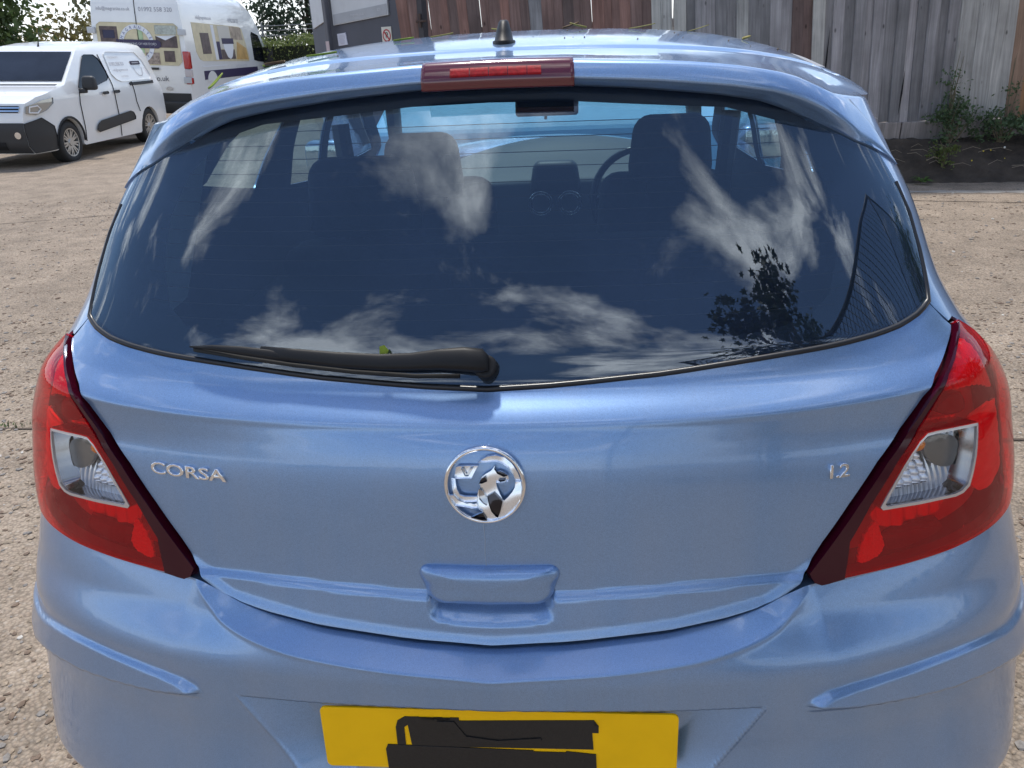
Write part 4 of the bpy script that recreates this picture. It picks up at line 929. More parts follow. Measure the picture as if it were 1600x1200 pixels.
# bonnet shut line, roof aerial, lettering
bm=bmesh.new(); tube(bm,[(-1.15,.0,1.74),(-1.19,0,1.83)],[.02,.008],8); tube(bm,[(-1.18,0,1.81),(-1.28,0,2.02)],.004,6); bobj('roof_aerial',bm,DG,van)
GREYT=pbr('grey_print',(.36,.36,.40),.6); PUR=pbr('purple_print',(.035,.025,.075),.5); GREYL=pbr('light_print',(.55,.55,.57),.6)
def vT(x0,z0,sd_,W_=vw,h=.012): return lambda u,v,d: Vector((x0-u*sd_,sd_*(W_(x0-u*sd_,z0+v)+h),z0+v))
text('MAGRANITE',.055,0,'side_lettering',GREYL,van,vT(-2.08,1.565,1),0,1.2)
text('01992 558 320',.085,0,'side_lettering',GREYT,van,vT(-2.10,1.455,1),0,1.0)
text('info@magranite.co.uk',.060,0,'side_lettering',GREYT,van,vT(-2.15,1.355,1),0,1.0)
text('worktops',.055,0,'side_lettering',GREYL,van,vT(-2.2,1.25,1),0,1.2)
side_patch('purple_badge',[(-2.62,1.43),(-2.62,1.49),(-2.98,1.49),(-2.98,1.43)],vw,1,.009,PUR,van)
side_patch('badge_bar',[(-2.66,1.45),(-2.66,1.47),(-2.94,1.47),(-2.94,1.45)],vw,1,.012,GREYL,van)
bm=bmesh.new(); tube(bm,[(-2.82+.16*math.cos(t),.0,1.40+.17*math.sin(t)) for t in np.linspace(-.1,-math.pi+.1,14)],.008,5)
for v in bm.verts: v.co.y=vw(v.co.x,v.co.z)+.010
bobj('badge_ring',bm,GREYL,van)
wv=make_wheel(.325,.21,.215,9); wv_first=True
for x,y in ((0,.86),(0,-.86),(-2.785,.86),(-2.785,-.86)):
    w_=wv if wv_first else copy_tree(wv); wv_first=False
    w_.parent=van; w_.location=(x,y*.93,.325); w_.rotation_euler=(0,random.uniform(0,1),math.pi if y>0 else 0)
rbox('underbody',(-1.4,0,.45),(3.9,1.45,.40),VOID,.02,van)
for cx in (0,-2.785): rbox('wheel_housing',(cx,0,.50),(.76,1.72,.36),VOID,.02,van)
rbox('rear_bumper',(-3.54,0,.42),(.10,1.70,.24),DG,.03,van)
# --- tall van
tv=empty('tall_panel_van',(-8.853,16.054,.10),(math.radians(3.6),0,math.radians(92.9)))
tag(tv,'tall white high-roof van with kitchen pictures on its rear doors, behind the small van','van')
def tw(x,z):
    w_=float(np.interp(z,[.3,.7,1.35,2.1,2.45,2.68,2.78],[.97,1.0,1.0,.945,.90,.80,.62]))
    if x>4.9: w_*=1-.16*((x-4.9)/1.05)**2
    if x<.12: w_*=1-.03*((.12-x)/.12)
    return w_
prof=[(-.01,.42),(.9,.34)]+arc(1.35,.40,.36)+[(1.8,.32),(4.5,.32)]+arc(5.1,.40,.36)+[(5.55,.30),(5.93,.34),(5.98,.8),(5.90,1.12),(5.55,1.30),(4.95,2.02),(4.55,2.38),(4.0,2.66),(3.4,2.76),(2.0,2.80),(.35,2.78),(.14,2.70),(.07,2.4),(.02,1.4),(0,.75)]
van_body('body',prof,1,[.3,1,2,3,4,4.55,4.95,5.3,5.6],[.7,1.0,1.35,1.7,2.1,2.45,2.68],tw,WHITE,tv)
def rearx(z): return float(np.interp(z,[.42,.75,1.4,2.4,2.7],[-.01,0,.02,.07,.14]))
def rT(y0,z0,h=.01): return lambda u,v,d: Vector((rearx(z0+v)-h-d,y0-u,z0+v))
def rpatch(name,poly,mat,h,parent=tv,step=.12,holes=()):
    return panel(name,poly,lambda y,z:np.stack([np.array([rearx(b) for b in np.atleast_1d(z)])-h,y,z],-1),mat,parent,step=step,sc_=(1,1),rim=.006,holes=holes,hb=1e-3)
CREAM=pbr('print_cream',(.60,.53,.35),.5,var=(6,.12)); BRN=pbr('print_brown',(.105,.075,.072),.5,var=(9,.4)); OAK=pbr('print_oak',(.52,.33,.12),.5,var=(5,.25)); PGRN=pbr('print_green',(.38,.50,.30),.5,var=(10,.2)); PWHT=pbr('print_white',(.72,.74,.77),.5); PBLU=pbr('print_blue',(.10,.12,.30),.5); FRM=pbr('grey_seal',(.25,.25,.25),.6)
def rect(y0,y1,z0,z1): return [(y0,z0),(y1,z0),(y1,z1),(y0,z1)]
rw_=[(.86,1.36),(.78,1.28),(-.78,1.28),(-.86,1.36),(-.84,2.02),(-.76,2.08),(.76,2.08),(.84,2.02)]
pic=rpatch('rear_picture',rw_,CREAM,.006)
rpatch('picture_oven',rect(.42,.78,1.42,2.00),BRN,.008); rpatch('picture_oven_door',rect(.48,.72,1.78,1.93),pbr('print_dark',(.03,.03,.07),.5),.010)
rpatch('picture_hob',rect(-.80,-.36,1.62,1.84),BRN,.008); rpatch('picture_worktop',[(-.36,1.84),(-.80,1.86),(-.56,1.76)],PWHT,.010)
rpatch('picture_tile',rect(-.80,-.36,1.87,2.04),pbr('print_tile',(.42,.45,.40),.5,var=(14,.35)),.008)
rpatch('picture_clock',rect(-.72,-.50,1.35,1.56),BRN,.008); rpatch('picture_door',rect(-.10,.0,1.5,2.0),PGRN,.008)
rpatch('picture_flowers',rect(-.40,-.12,1.30,1.52),pbr('print_flowers',(.30,.24,.20),.5,var=(16,.7)),.008)
ringo=[(.04+.36*math.cos(t),1.68+.37*math.sin(t)) for t in np.linspace(0,2*math.pi,49)[:-1]]; ringi=[(.04+.27*math.cos(t),1.68+.28*math.sin(t)) for t in np.linspace(0,2*math.pi,41)[:-1]]
rpatch('picture_ring',ringo,PWHT,.012,holes=[ringi],step=.06)
rpatch('picture_banner',[(.46,1.60),(-.40,1.60),(-.46,1.64),(-.46,1.72),(-.40,1.76),(.46,1.76)],PUR,.016)
text('BOOKMAKING OF HERTFORD',.062,0,'banner_lettering',GREYL,tv,rT(.02,1.68,.019),0,.92)
def arct(word,r,a0,da,flip,size,cy,cz,mat):
    for i,ch in enumerate(word):
        a=a0+da*i
        def T(u,v,d,a=a):
            uu,vv=(u,v+r) if not flip else (u,v-r)
            ca,sa=math.cos(a),math.sin(a); yy=uu*ca-vv*sa; z_=uu*sa+vv*ca
            return Vector((rearx(cz+z_)-.016,cy-yy,cz+z_))
        text(ch,size,0,'ring_letter',mat,tv,T,0,.9)
arct('MAGRANITE',.315,math.radians(68),math.radians(-17),False,.085,.04,1.68,PBLU)
arct('WORKTOPS',.315,math.radians(-60),math.radians(17),True,.075,.04,1.68,PBLU)
text('info@magranite.co.uk',.095,0,'rear_lettering',GREYT,tv,rT(.45,2.33),0,.82); text('01992 558 320',.115,0,'rear_lettering',GREYT,tv,rT(-.42,2.33),0,1.0)
text('magranite.co.uk',.15,0,'rear_lettering',pbr('dark_print',(.10,.10,.12),.5),tv,rT(-.05,1.02),0,1.0)
rpatch('door_gap',rect(-.006,.006,.50,2.66),VOID,.009); rpatch('lower_black',rect(-.96,.96,.45,.74),DG,.010)
rbox('step_bumper',(-.06,0,.46),(.16,1.96,.24),DG,.04,tv)
rpatch('handle',rect(-.36,-.12,1.19,1.235),DG,.03); 
bm=bmesh.new(); bmesh.ops.create_cone(bm,cap_ends=True,segments=20,radius1=.075,radius2=.07,depth=.02,matrix=Matrix.Translation((0,-.52,.83))@Matrix.Rotation(math.pi/2,4,'Y')@Matrix.Diagonal((.55,1.,1,1))); bobj('badge',bm,CHRD,tv)
for sd_ in (1,-1):
    for z in (1.0,1.92): 
        rbox('door_hinge',(-.0,sd_*.93,z),(.06,.16,.12),pbr('hinge_grey',(.5,.52,.54),.5),.01,tv)
    tl=empty('tail_lamp'); tl.parent=tv
    VR=pbr('van_lamp_red',(.42,.012,.015),.25,coat=1); 
    def lampp(name,z0,z1,mat,h=.02,y0=.885,y1=1.02):
        rbox(name,(.045,sd_*(y0+y1)/2,(z0+z1)/2),(.12,y1-y0,z1-z0),mat,.02,tl)
    lampp('red_lamp',1.22,1.56,VR); lampp('white_lamp',1.06,1.215,pbr('van_lamp_clear',(.55,.50,.50),.2)); lampp('red_lamp',.92,1.055,VR)
    sw=lambda n,p,off,mat,**k: side_patch(n,p,tw,sd_,off,mat,tv,step=.25,**k)
    sw('side_picture',[(.50,1.55),(.62,1.40),(.80,1.36),(3.80,1.30),(3.85,1.40),(3.60,2.03),(3.4,2.08),(.50,2.12)],.006,CREAM)
    sw('picture_clock',[(.85,1.50),(1.35,1.50),(1.35,1.92),(.85,1.92)],.009,BRN); sw('picture_tap',[(1.55,1.37),(1.72,1.37),(1.72,2.09),(1.55,2.09)],.009,PWHT); sw('picture_tap_shade',[(1.74,1.37),(1.95,1.37),(1.95,1.75),(1.74,1.75)],.009,PUR)
    sw('picture_wall',[(1.95,1.60),(2.7,1.60),(2.7,2.08),(1.95,2.08)],.009,pbr('print_wall',(.56,.54,.48),.5)); sw('picture_board',[(2.90,1.36),(3.75,1.34),(3.7,1.60),(3.1,1.75)],.010,OAK); sw('picture_table',[(1.97,1.37),(2.85,1.37),(2.85,1.58),(1.97,1.58)],.009,BRN)
    sw('picture_cupboard',[(2.75,1.80),(3.55,1.78),(3.5,2.06),(2.75,2.08)],.009,pbr('print_tan',(.36,.29,.22),.5,var=(6,.4)))
    sw('picture_shield',[(2.15,1.72),(2.8,1.72),(2.78,1.60),(2.62,1.42),(2.48,1.37),(2.32,1.42),(2.18,1.58)],.013,PWHT); sw('picture_banner',[(2.10,1.70),(2.85,1.70),(2.85,1.82),(2.10,1.82)],.016,PUR)
    sw('cab_window',[(4.20,1.32),(4.55,1.28),(5.25,1.24),(5.30,1.30),(4.80,1.90),(4.30,1.98),(4.22,1.9)],.008,DARKGL)
    sw('purple_band',[(.75,.98),(4.4,.98),(4.4,1.16),(.75,1.16)],.006,PUR); sw('band_arch',[(1.0+.30*math.cos(t)+.2,.93+.22*math.sin(t)) for t in np.linspace(0,math.pi,12)],.009,WHITE)
    sw('side_strip',[(.70,1.24),(2.2,1.24),(2.2,1.26),(.70,1.26)],.008,PWHT)
    text('info@magranite.co.uk',.10,0,'side_lettering',GREYT,tv,vT(1.25,2.22,sd_,tw,.008),0,1.0); text('01992 558 320',.12,0,'side_lettering',GREYT,tv,vT(3.1,2.20,sd_,tw,.008),0,1.0); text('KITCHEN DOORS',.10,0,'side_lettering',GREYL,tv,vT(3.2,1.20,sd_,tw,.008),0,1.0)
    mr=empty('door_mirror'); mr.parent=tv; rbox('mirror_shell',(5.05,sd_*1.17,1.42),(.16,.22,.34),DG,.05,mr); rbox('mirror_arm',(5.03,sd_*1.03,1.25),(.10,.16,.07),DG,.02,mr)
wt=make_wheel(.345,.23,.22,8,double=False); ft=True
for x,y in ((1.35,.86),(1.35,-.86),(5.1,.86),(5.1,-.86)):
    w_=wt if ft else copy_tree(wt); ft=False
    w_.parent=tv; w_.location=(x,y,.345); w_.rotation_euler=(0,0,math.pi if y>0 else 0)
rbox('underbody',(3.0,0,.50),(5.4,1.5,.4),VOID,.02,tv)
rpatch('rear_plate',rect(-.10,.42,.55,.66),YEL,.02)
# ------------------------------------------------------------ fence
WG=pbr('weathered_grey_wood',(.20,.185,.175),.85,bump=(9,.4,.01),var=(2.2,.22),obj=True)
def woodmat(name,col,amt=.3):
    m,t,o=newmat(name); p=N(t,'ShaderNodeBsdfPrincipled'); L(t,p.outputs[0],o.inputs[0]); p.inputs['Roughness'].default_value=.85; p.inputs['Specular IOR Level'].default_value=.2
    tc=N(t,'ShaderNodeTexCoord'); oi=N(t,'ShaderNodeObjectInfo')
    ad=N(t,'ShaderNodeVectorMath',operation='ADD'); L(t,tc.outputs['Object'],ad.inputs[0]); cb=N(t,'ShaderNodeCombineXYZ'); L(t,M(t,'MULTIPLY',oi.outputs['Random'],37.0),cb.inputs[2]); L(t,M(t,'MULTIPLY',oi.outputs['Random'],11.0),cb.inputs[0]); L(t,cb.outputs[0],ad.inputs[1])
    mp=N(t,'ShaderNodeMapping'); mp.inputs['Scale'].default_value=(38,20,1.6); L(t,ad.outputs[0],mp.inputs[0])
    n1=N(t,'ShaderNodeTexNoise'); n1.inputs['Scale'].default_value=1.0; n1.inputs['Detail'].default_value=7; n1.inputs['Roughness'].default_value=.65; n1.inputs['Distortion'].default_value=.6; L(t,mp.outputs[0],n1.inputs['Vector'])
    n2=N(t,'ShaderNodeTexNoise'); n2.inputs['Scale'].default_value=2.6; n2.inputs['Detail'].default_value=5; L(t,ad.outputs[0],n2.inputs['Vector'])
    vk=N(t,'ShaderNodeTexVoronoi'); vk.inputs['Scale'].default_value=1; mk=N(t,'ShaderNodeMapping'); mk.inputs['Scale'].default_value=(9,1,4.5); L(t,ad.outputs[0],mk.inputs[0]); L(t,mk.outputs[0],vk.inputs['Vector'])
    kn=N(t,'ShaderNodeMapRange'); L(t,vk.outputs['Distance'],kn.inputs['Value']); kn.inputs['From Min'].default_value=.04; kn.inputs['From Max'].default_value=.13; kn.inputs['To Min'].default_value=.35; kn.inputs['To Max'].default_value=1
    a=N(t,'ShaderNodeMapRange'); L(t,n1.outputs['Fac'],a.inputs['Value']); a.inputs['From Min'].default_value=.3; a.inputs['From Max'].default_value=.7; a.inputs['To Min'].default_value=1-amt; a.inputs['To Max'].default_value=1+amt
    b=N(t,'ShaderNodeMapRange'); L(t,n2.outputs['Fac'],b.inputs['Value']); b.inputs['From Min'].default_value=.3; b.inputs['From Max'].default_value=.7; b.inputs['To Min'].default_value=.75; b.inputs['To Max'].default_value=1.2
    c_=N(t,'ShaderNodeMapRange'); L(t,oi.outputs['Random'],c_.inputs['Value']); c_.inputs['To Min'].default_value=.66; c_.inputs['To Max'].default_value=1.25
    h=N(t,'ShaderNodeHueSaturation'); h.inputs['Color'].default_value=(*col,1); L(t,M(t,'MULTIPLY',M(t,'MULTIPLY',a.outputs[0],b.outputs[0]),M(t,'MULTIPLY',c_.outputs[0],kn.outputs[0])),h.inputs['Value']); L(t,M(t,'ADD',M(t,'MULTIPLY',oi.outputs['Random'],.5),.7),h.inputs['Saturation']); L(t,h.outputs[0],p.inputs['Base Color'])
    bp=N(t,'ShaderNodeBump'); bp.inputs['Strength'].default_value=.6; bp.inputs['Distance'].default_value=.004; L(t,n1.outputs['Fac'],bp.inputs['Height']); L(t,bp.outputs[0],p.inputs['Normal']); return m
GREYW=woodmat('grey_board_wood',(.31,.29,.29)); BRNW=woodmat('brown_board_wood',(.22,.135,.115)); PALW=woodmat('pale_board_wood',(.42,.40,.37)); ORW=woodmat('orange_board_wood',(.38,.22,.13)); SLPW=woodmat('sleeper_wood',(.28,.25,.235))
fence=empty('board_fence',(0,8,0)); tag(fence,'tall fence of upright weathered boards standing on the earth bank behind the blue car','fence')
def board_mesh(w_,h_,t0,t1,mat,ch=.004,warp=0):
    bm=bmesh.new(); n=6
    rows=[]
    for i in range(n+1):
        z=h_*i/n; dx=warp*math.sin(i*1.3); rows.append([bm.verts.new((x+dx,y,z)) for x,y in ((-w_/2,0),(-w_/2+ch,-t0),(w_/2-ch,-t1),(w_/2,0))])
    for i in range(n):
        for j in range(4): bm.faces.new((rows[i][j],rows[i][(j+1)%4],rows[i+1][(j+1)%4],rows[i+1][j]))
    bm.faces.new(rows[0]); bm.faces.new(rows[-1][::-1])
    me=bpy.data.meshes.new('board'); bmesh.ops.recalc_face_normals(bm,faces=bm.faces); bm.to_mesh(me); bm.free(); me.materials.append(mat); return me
cache={}
def board(x,w_,mat,z0,h_,y=0,t=.016,name='board'):
    key=(round(w_,3),mat.name,round(h_,2),random.randrange(3))
    if key not in cache: cache[key]=board_mesh(w_,h_,t,t*.45,mat,warp=.002*(key[3]-1))
    o=bpy.data.objects.new(name,cache[key]); C.objects.link(o); o.parent=fence; o.location=(x,y+random.uniform(-.006,.006),z0+random.uniform(-.012,.006)); o.rotation_euler=(random.uniform(-.004,.004),-.062+random.uniform(-.008,.008),random.uniform(-.03,.03)); return o
def basez(x): return .555
x=-1.55
while x<13.4:
    w_=random.choice((.115,.12,.125,.135)); xc=x+w_/2
    if 1.03<xc<1.36: mat=PALW
    elif xc<=1.03: mat=BRNW if random.random()<.9 else GREYW
    elif 2.43<xc<2.60: mat=BRNW
    elif 2.60<=xc<2.76: mat=PALW
    elif 4.02<xc<4.55: mat=PALW; w_=.20
    elif 4.55<=xc<5.3: mat=ORW; w_=.17
    else: mat=GREYW if random.random()<.94 else PALW
    board(xc if w_<.15 else x+w_/2,w_,mat,.555 if xc>1.3 else .25,2.15,y=(-.012 if int(x*9)%2 else 0.) if mat not in (PALW,) else -.03)
    x+=w_-.019
for x0,x1 in ((1.3,3.6),(3.6,5.9),(5.9,8.4),(8.4,10.9),(10.9,13.4)):
    bm=bmesh.new(); box(bm,((x0+x1)/2,-.01,.455),(x1-x0-.012,.06,.19)); o=bobj('gravel_board',bm,SLPW,fence,bevel=.008)
for z in (.9,1.6,2.3):
    bm=bmesh.new(); box(bm,(5.9,.05,z),(14.9,.05,.08)); bobj('rail',bm,GREYW,fence)
for x in (1.25,3.55,5.9,8.4,10.9,13.4,-1.4):
    bm=bmesh.new(); box(bm,(x,.10,1.3),(.1,.1,2.6)); bobj('post',bm,PALW,fence)
# long splits and a dark gap in the boards
for x,z0,z1 in ((3.55,.62,1.05),(4.30,.7,1.6),(2.75,.8,1.5)):
    bm=bmesh.new(); prism(bm,[(x,z0),(x+.012,(z0+z1)/2),(x+.003,z1),(x-.004,(z0+z1)/2)],lambda u,v,d:Vector((u,d-.028,v)),0,.004); bobj('split',bm,VOID,fence)
# soil bank
SOIL=pbr('soil',(.055,.042,.032),.95,bump=(22,.9,.03),var=(5,.5))
nx,ny=250,26; G=np.zeros((nx,ny,3))
nz=lambda a,b:math.sin(a*3.1+b*7)*.5+math.sin(a*7.7-b*3.3)*.3+math.sin(a*17+b*13)*.2
for i in range(nx):
    x=1.1+12.6*i/(nx-1)
    for j in range(ny):
        f=j/(ny-1); y0=7.50-.135*(min(x,6.5)-3.2); y=y0+(8.06-y0)*f
        z=-.02+.40*ss(f*1.15)**.8+.022*nz(x,f*3)*math.sin(min(1,f*3)*math.pi*.5)+rng.normal(0,.006)
        G[i,j]=(x,y+.03*nz(x*1.3,2)*(1-f),z)
gb=gridmesh('earth_bank',G,SOIL,None); tag(gb,'bare dark earth bank at the foot of the board fence','earth bank',kind='structure')
# leafy things
def leafmat(name,col,var=.35,transl=.3):
    m,t,o=newmat(name); d=N(t,'ShaderNodeBsdfPrincipled'); d.inputs['Roughness'].default_value=.55; d.inputs['Specular IOR Level'].default_value=.3
    tc=N(t,'ShaderNodeTexCoord'); n1=N(t,'ShaderNodeTexNoise'); n1.inputs['Scale'].default_value=1.3; n1.inputs['Detail'].default_value=3; L(t,tc.outputs['Object'],n1.inputs['Vector'])
    n2=N(t,'ShaderNodeTexNoise'); n2.inputs['Scale'].default_value=14; L(t,tc.outputs['Object'],n2.inputs['Vector'])
    a=N(t,'ShaderNodeMapRange'); L(t,M(t,'MULTIPLY',M(t,'ADD',n1.outputs['Fac'],n2.outputs['Fac']),.5),a.inputs['Value']); a.inputs['From Min'].default_value=.35; a.inputs['From Max'].default_value=.65; a.inputs['To Min'].default_value=1-var; a.inputs['To Max'].default_value=1+var
    h=N(t,'ShaderNodeHueSaturation'); h.inputs['Color'].default_value=(*col,1); L(t,a.outputs[0],h.inputs['Value']); L(t,M(t,'ADD',M(t,'MULTIPLY',n2.outputs['Fac'],.06),.47),h.inputs['Hue']); L(t,h.outputs[0],d.inputs['Base Color'])
    tr=N(t,'ShaderNodeBsdfTranslucent'); L(t,h.outputs[0],tr.inputs[0]); mx=N(t,'ShaderNodeMixShader'); mx.inputs[0].default_value=transl; L(t,d.outputs[0],mx.inputs[1]); L(t,tr.outputs[0],mx.inputs[2]); L(t,mx.outputs[0],o.inputs[0]); return m
def leaves(name,pts,size,mat,parent=None,lobed=False,flat=.0):
    """pts Nx3; pointed leaf quads (or five-lobed leaves)"""
    n=len(pts); nr=rng.normal(size=(n,3)); nr[:,2]+=flat; nr/=np.linalg.norm(nr,axis=1)[:,None]
    t=np.cross(nr,rng.normal(size=(n,3))); t/=np.linalg.norm(t,axis=1)[:,None]; b=np.cross(nr,t); s=size*rng.uniform(.6,1.3,(n,1))
    if lobed: sh=[(0,-.5),(.12,-.22),(.48,-.32),(.30,-.02),(.55,.22),(.20,.20),(0,.60),(-.20,.20),(-.55,.22),(-.30,-.02),(-.48,-.32),(-.12,-.22)]
    else: sh=[(0,-.5),(.27,-.05),(0,.55),(-.27,-.05)]
    V=np.stack([pts+t*s*a+b*s*c for a,c in sh],1).reshape(-1,3); K_=len(sh)
    F=np.arange(n*K_).reshape(n,K_)
    return mobj(name,V,F,mat,parent,smooth=False)
def clumps(center,rad,nc,nl,spread,shell=.55):
    out=[]
    for i in range(nc):
        d=rng.normal(size=3); d/=np.linalg.norm(d); r=rng.uniform(shell,1.0)**.6; c_=np.array(center)+d*np.array(rad)*r
        out.append(c_+rng.normal(size=(nl,3))*spread*rng.uniform(.6,1.3)*np.array([1,1,.7]))
    return np.concatenate(out)
BARK=pbr('bark',(.10,.075,.055),.9,bump=(25,.8,.02),var=(6,.3))
def tree(name,loc,h,rad,mat,nc,nl,leaf,spread,label,group=None,cz=None,lobed=False,cat='tree',shell=.35):
    t=empty(name,loc); tag(t,label,cat,group); cz=cz or h-rad[2]
    bm=bmesh.new(); tube(bm,[(0,0,-.1),(.05,.02,cz*.5),(-.03,.05,cz),(0,0,cz+rad[2]*.5)],[.05*h**.8,.035*h**.8,.022*h**.8,.02],9)
    for k in range(9):
        a=k*2.4; zz_=cz*.55+rad[2]*.12*k; e=Vector((math.cos(a)*rad[0]*.75,math.sin(a)*rad[1]*.75,min(h*.95,zz_+rad[2]*.6)))
        tube(bm,[(0,0,zz_),(e.x*.5,e.y*.5,zz_+(e.z-zz_)*.6),e],[.016*h**.8,.010*h**.8,.004*h**.8],6)
    bobj('trunk',bm,BARK,t,smooth=True)
    leaves('crown',clumps((0,0,cz),rad,nc,nl,spread,shell),leaf,mat,t,lobed); return t
LG=leafmat('leaf_mid_green',(.075,.115,.038),transl=.4); LD=leafmat('leaf_dark_green',(.030,.050,.022)); LY=leafmat('leaf_hedge_green',(.15,.185,.055)); LB=leafmat('leaf_olive',(.09,.10,.045),transl=.4); LK=leafmat('leaf_conifer',(.045,.072,.045)); LW=leafmat('weed_leaf',(.10,.15,.07))
tree('broadleaf_tree',(-18.5,22,0),7.2,(3.4,3.0,3.1),LG,240,70,.24,.42,'dark leafy tree rising behind the small van at the top left corner',cz=3.4)
tree('broadleaf_tree',(-14.0,26.5,0),8.5,(1.35,1.6,3.6),LB,60,38,.24,.40,'sparse leafy tree showing just left of the tall van',cz=4.6,shell=.2)
tree('conifer_tree',(-8.5,27,0),4.3,(1.7,1.5,2.1),LK,110,60,.16,.28,'dark feathery evergreen behind the clipped hedge, nearest the tall van',cz=2.4)
tree('conifer_tree',(-6.9,28,0),4.9,(1.8,1.6,2.6),LK,120,60,.16,.30,'dark feathery evergreen behind the clipped hedge, beside the grey hoarding',cz=2.4)
tree('broadleaf_tree',(-21,34,0),3.6,(7,3,1.7),leafmat('leaf_yellowing',(.16,.14,.05)),150,40,.25,.5,'low yellowing bushes far beyond the small van',cz=1.7,cat='bush')
fw=leaves('distant_trees',np.concatenate([clumps((math.sin(a)*58,-math.cos(a)*0+math.cos(a)*58,1.2),(3.4,1.5,(.7+.5*abs(math.sin(a*9)))),14,55,.4,.1) for a in np.linspace(-2.9,2.9,74)]),.42,leafmat('leaf_far',(.085,.10,.045)))
tag(fw,'low line of distant bushes and trees beyond the yard','trees',kind='stuff')
# hedge
hg=empty('clipped_hedge',(-7.4,21.6,0)); tag(hg,'clipped yellow-green hedge between the tall van and the grey hoarding','hedge')
bm=bmesh.new(); box(bm,(0,0,.85),(6.2,1.0,1.6)); bobj('hedge_core',bm,pbr('hedge_inside',(.015,.02,.008),.9),hg)
P_=rng.uniform((-3.2,-.62,.05),(3.2,.62,1.88),(26000,3)); k=(np.abs(P_[:,1])>.42)|(P_[:,2]>1.62)|(np.abs(P_[:,0])>3.0); P_=P_[k]; P_[:,2]+=.05*np.sin(P_[:,0]*4)+rng.normal(0,.03,len(P_)); leaves('hedge_leaves',P_,.075,LY,hg)
# wire rail above the hedge
rf=empty('wire_fence',(-7.0,22.6,0)); tag(rf,'low wire fence with thin posts just behind the clipped hedge','fence')
bm=bmesh.new()
for z in (1.95,2.08,2.2): tube(bm,[(-2,0,z),(2.6,0,z)],.012,5)
bobj('wire',bm,pbr('galvanised',(.25,.25,.25),.5,.6),rf)
for xx in (-1.5,0,1.5): 
    bm=bmesh.new(); tube(bm,[(xx,0,0),(xx,0,2.3)],.03,6); bobj('post',bm,pbr('post_grey',(.2,.2,.2),.6),rf)
# ------------------------------------------------------------ grey hoarding
NAVY=pbr('slate_paint',(.075,.078,.098),.6,bump=(14,.25,.004),var=(1.6,.16)); SIGNW=pbr('sign_white',(.56,.57,.58),.5,var=(2.5,.10)); SIGNG=pbr('sign_grey',(.36,.37,.39),.5,var=(4,.1))
hd=empty('grey_hoarding',(-1.5,8.05,0)); hd.rotation_euler=(0,0,math.radians(-35)); tag(hd,'slate grey panelled hoarding with large white boards, left of the wooden fence','hoarding')
def hbox(n,x0,x1,z0,z1,y,t,mat,parent=hd,bev=0,lab=None):
    bm=bmesh.new(); box(bm,((x0+x1)/2,y,(z0+z1)/2),(x1-x0,t,z1-z0)); o=bobj(n,bm,mat,parent,bevel=bev); 
    if lab: o['label']=lab
    return o
hbox('wall_panel',-.345,.10,0,3.4,.02,.04,NAVY); hbox('wall_panel',-1.40,-.352,0,3.4,.028,.04,NAVY)
hbox('edge_post',.10,.17,0,3.4,.0,.08,pbr('dark_post',(.05,.045,.05),.6)); hbox('corner_post',-1.372,-1.312,0,3.4,-.06,.06,pbr('steel_post',(.10,.10,.115),.5),bev=.01)
bm=bmesh.new(); prism(bm,[(-1.29,1.742),(-.365,1.806),(-.365,3.2),(-1.29,3.2)],lambda u,v,d:Vector((u,d,v)),-.016,.006); bobj('white_board',bm,SIGNW,hd)
bm=bmesh.new(); prism(bm,[(-1.275,1.75),(-.38,1.812),(-.38,1.915),(-1.275,1.853)],lambda u,v,d:Vector((u,d,v)),-.020,-.014); bobj('board_footer',bm,SIGNG,hd)
def hT(x0,z0,y=-.022): return lambda u,v,d: Vector((x0+u,y-d,z0+v))
text('magranite.co.uk',.035,0,'board_lettering',SIGNW,hd,hT(-.86,1.835),0,1.0); text('320',.04,0,'board_lettering',SIGNW,hd,hT(-.50,1.865),0,1.0)
bm=bmesh.new(); prism(bm,[(-1.255,1.525),(-1.10,1.535),(-1.115,1.66),(-1.262,1.652)],lambda u,v,d:Vector((u,d,v)),-.004,.01); bobj('paper_notice',bm,pbr('paper',(.62,.62,.70),.7),hd)
bm=bmesh.new()
for k in range(7): box(bm,(-1.18,-.0065,1.55+k*.014),(.10 if k%3 else .07,.003,.0022))
bobj('notice_print',bm,pbr('faint_ink',(.36,.36,.42),.7),hd)
hbox('parking_sign',-.505,-.352,1.50,1.692,-.002,.008,pbr('sign_cream',(.62,.60,.52),.5))
SR=pbr('sign_red',(.42,.03,.04),.5)
def ringp(cx,cz,r0,r1,name,mat,y):
    bm=bmesh.new(); a=[];b=[]
    for k in range(40): t=2*math.pi*k/40; a.append(bm.verts.new((cx+r0*math.cos(t),y,cz+r0*math.sin(t)))); b.append(bm.verts.new((cx+r1*math.cos(t),y,cz+r1*math.sin(t))))
    for k in range(40): bm.faces.new((a[k],a[(k+1)%40],b[(k+1)%40],b[k]))
    bobj(name,bm,mat,hd)
ringp(-.428,1.605,.050,.064,'red_ring',SR,-.008); text('P',.085,0,'sign_letter',pbr('sign_black',(.02,.02,.02),.5),hd,hT(-.428,1.605,-.0085),0,1.0)
bm=bmesh.new(); prism(bm,[(-.470,1.640),(-.460,1.650),(-.386,1.570),(-.396,1.560)],lambda u,v,d:Vector((u,d,v)),-.012,-.009); bobj('red_bar',bm,SR,hd)
bm=bmesh.new(); tube(bm,[(.10,-.06,1.72),(.24,-.06,1.72)],.012,8); tube(bm,[(.15,-.06,1.66),(.15,-.06,1.79)],.014,8); bobj('gate_latch',bm,pbr('rusty_iron',(.09,.06,.05),.7,.4),hd)
hbox('thin_notice',-1.372,-1.312,1.38,1.58,-.093,.004,pbr('notice_pink',(.50,.40,.40),.6))
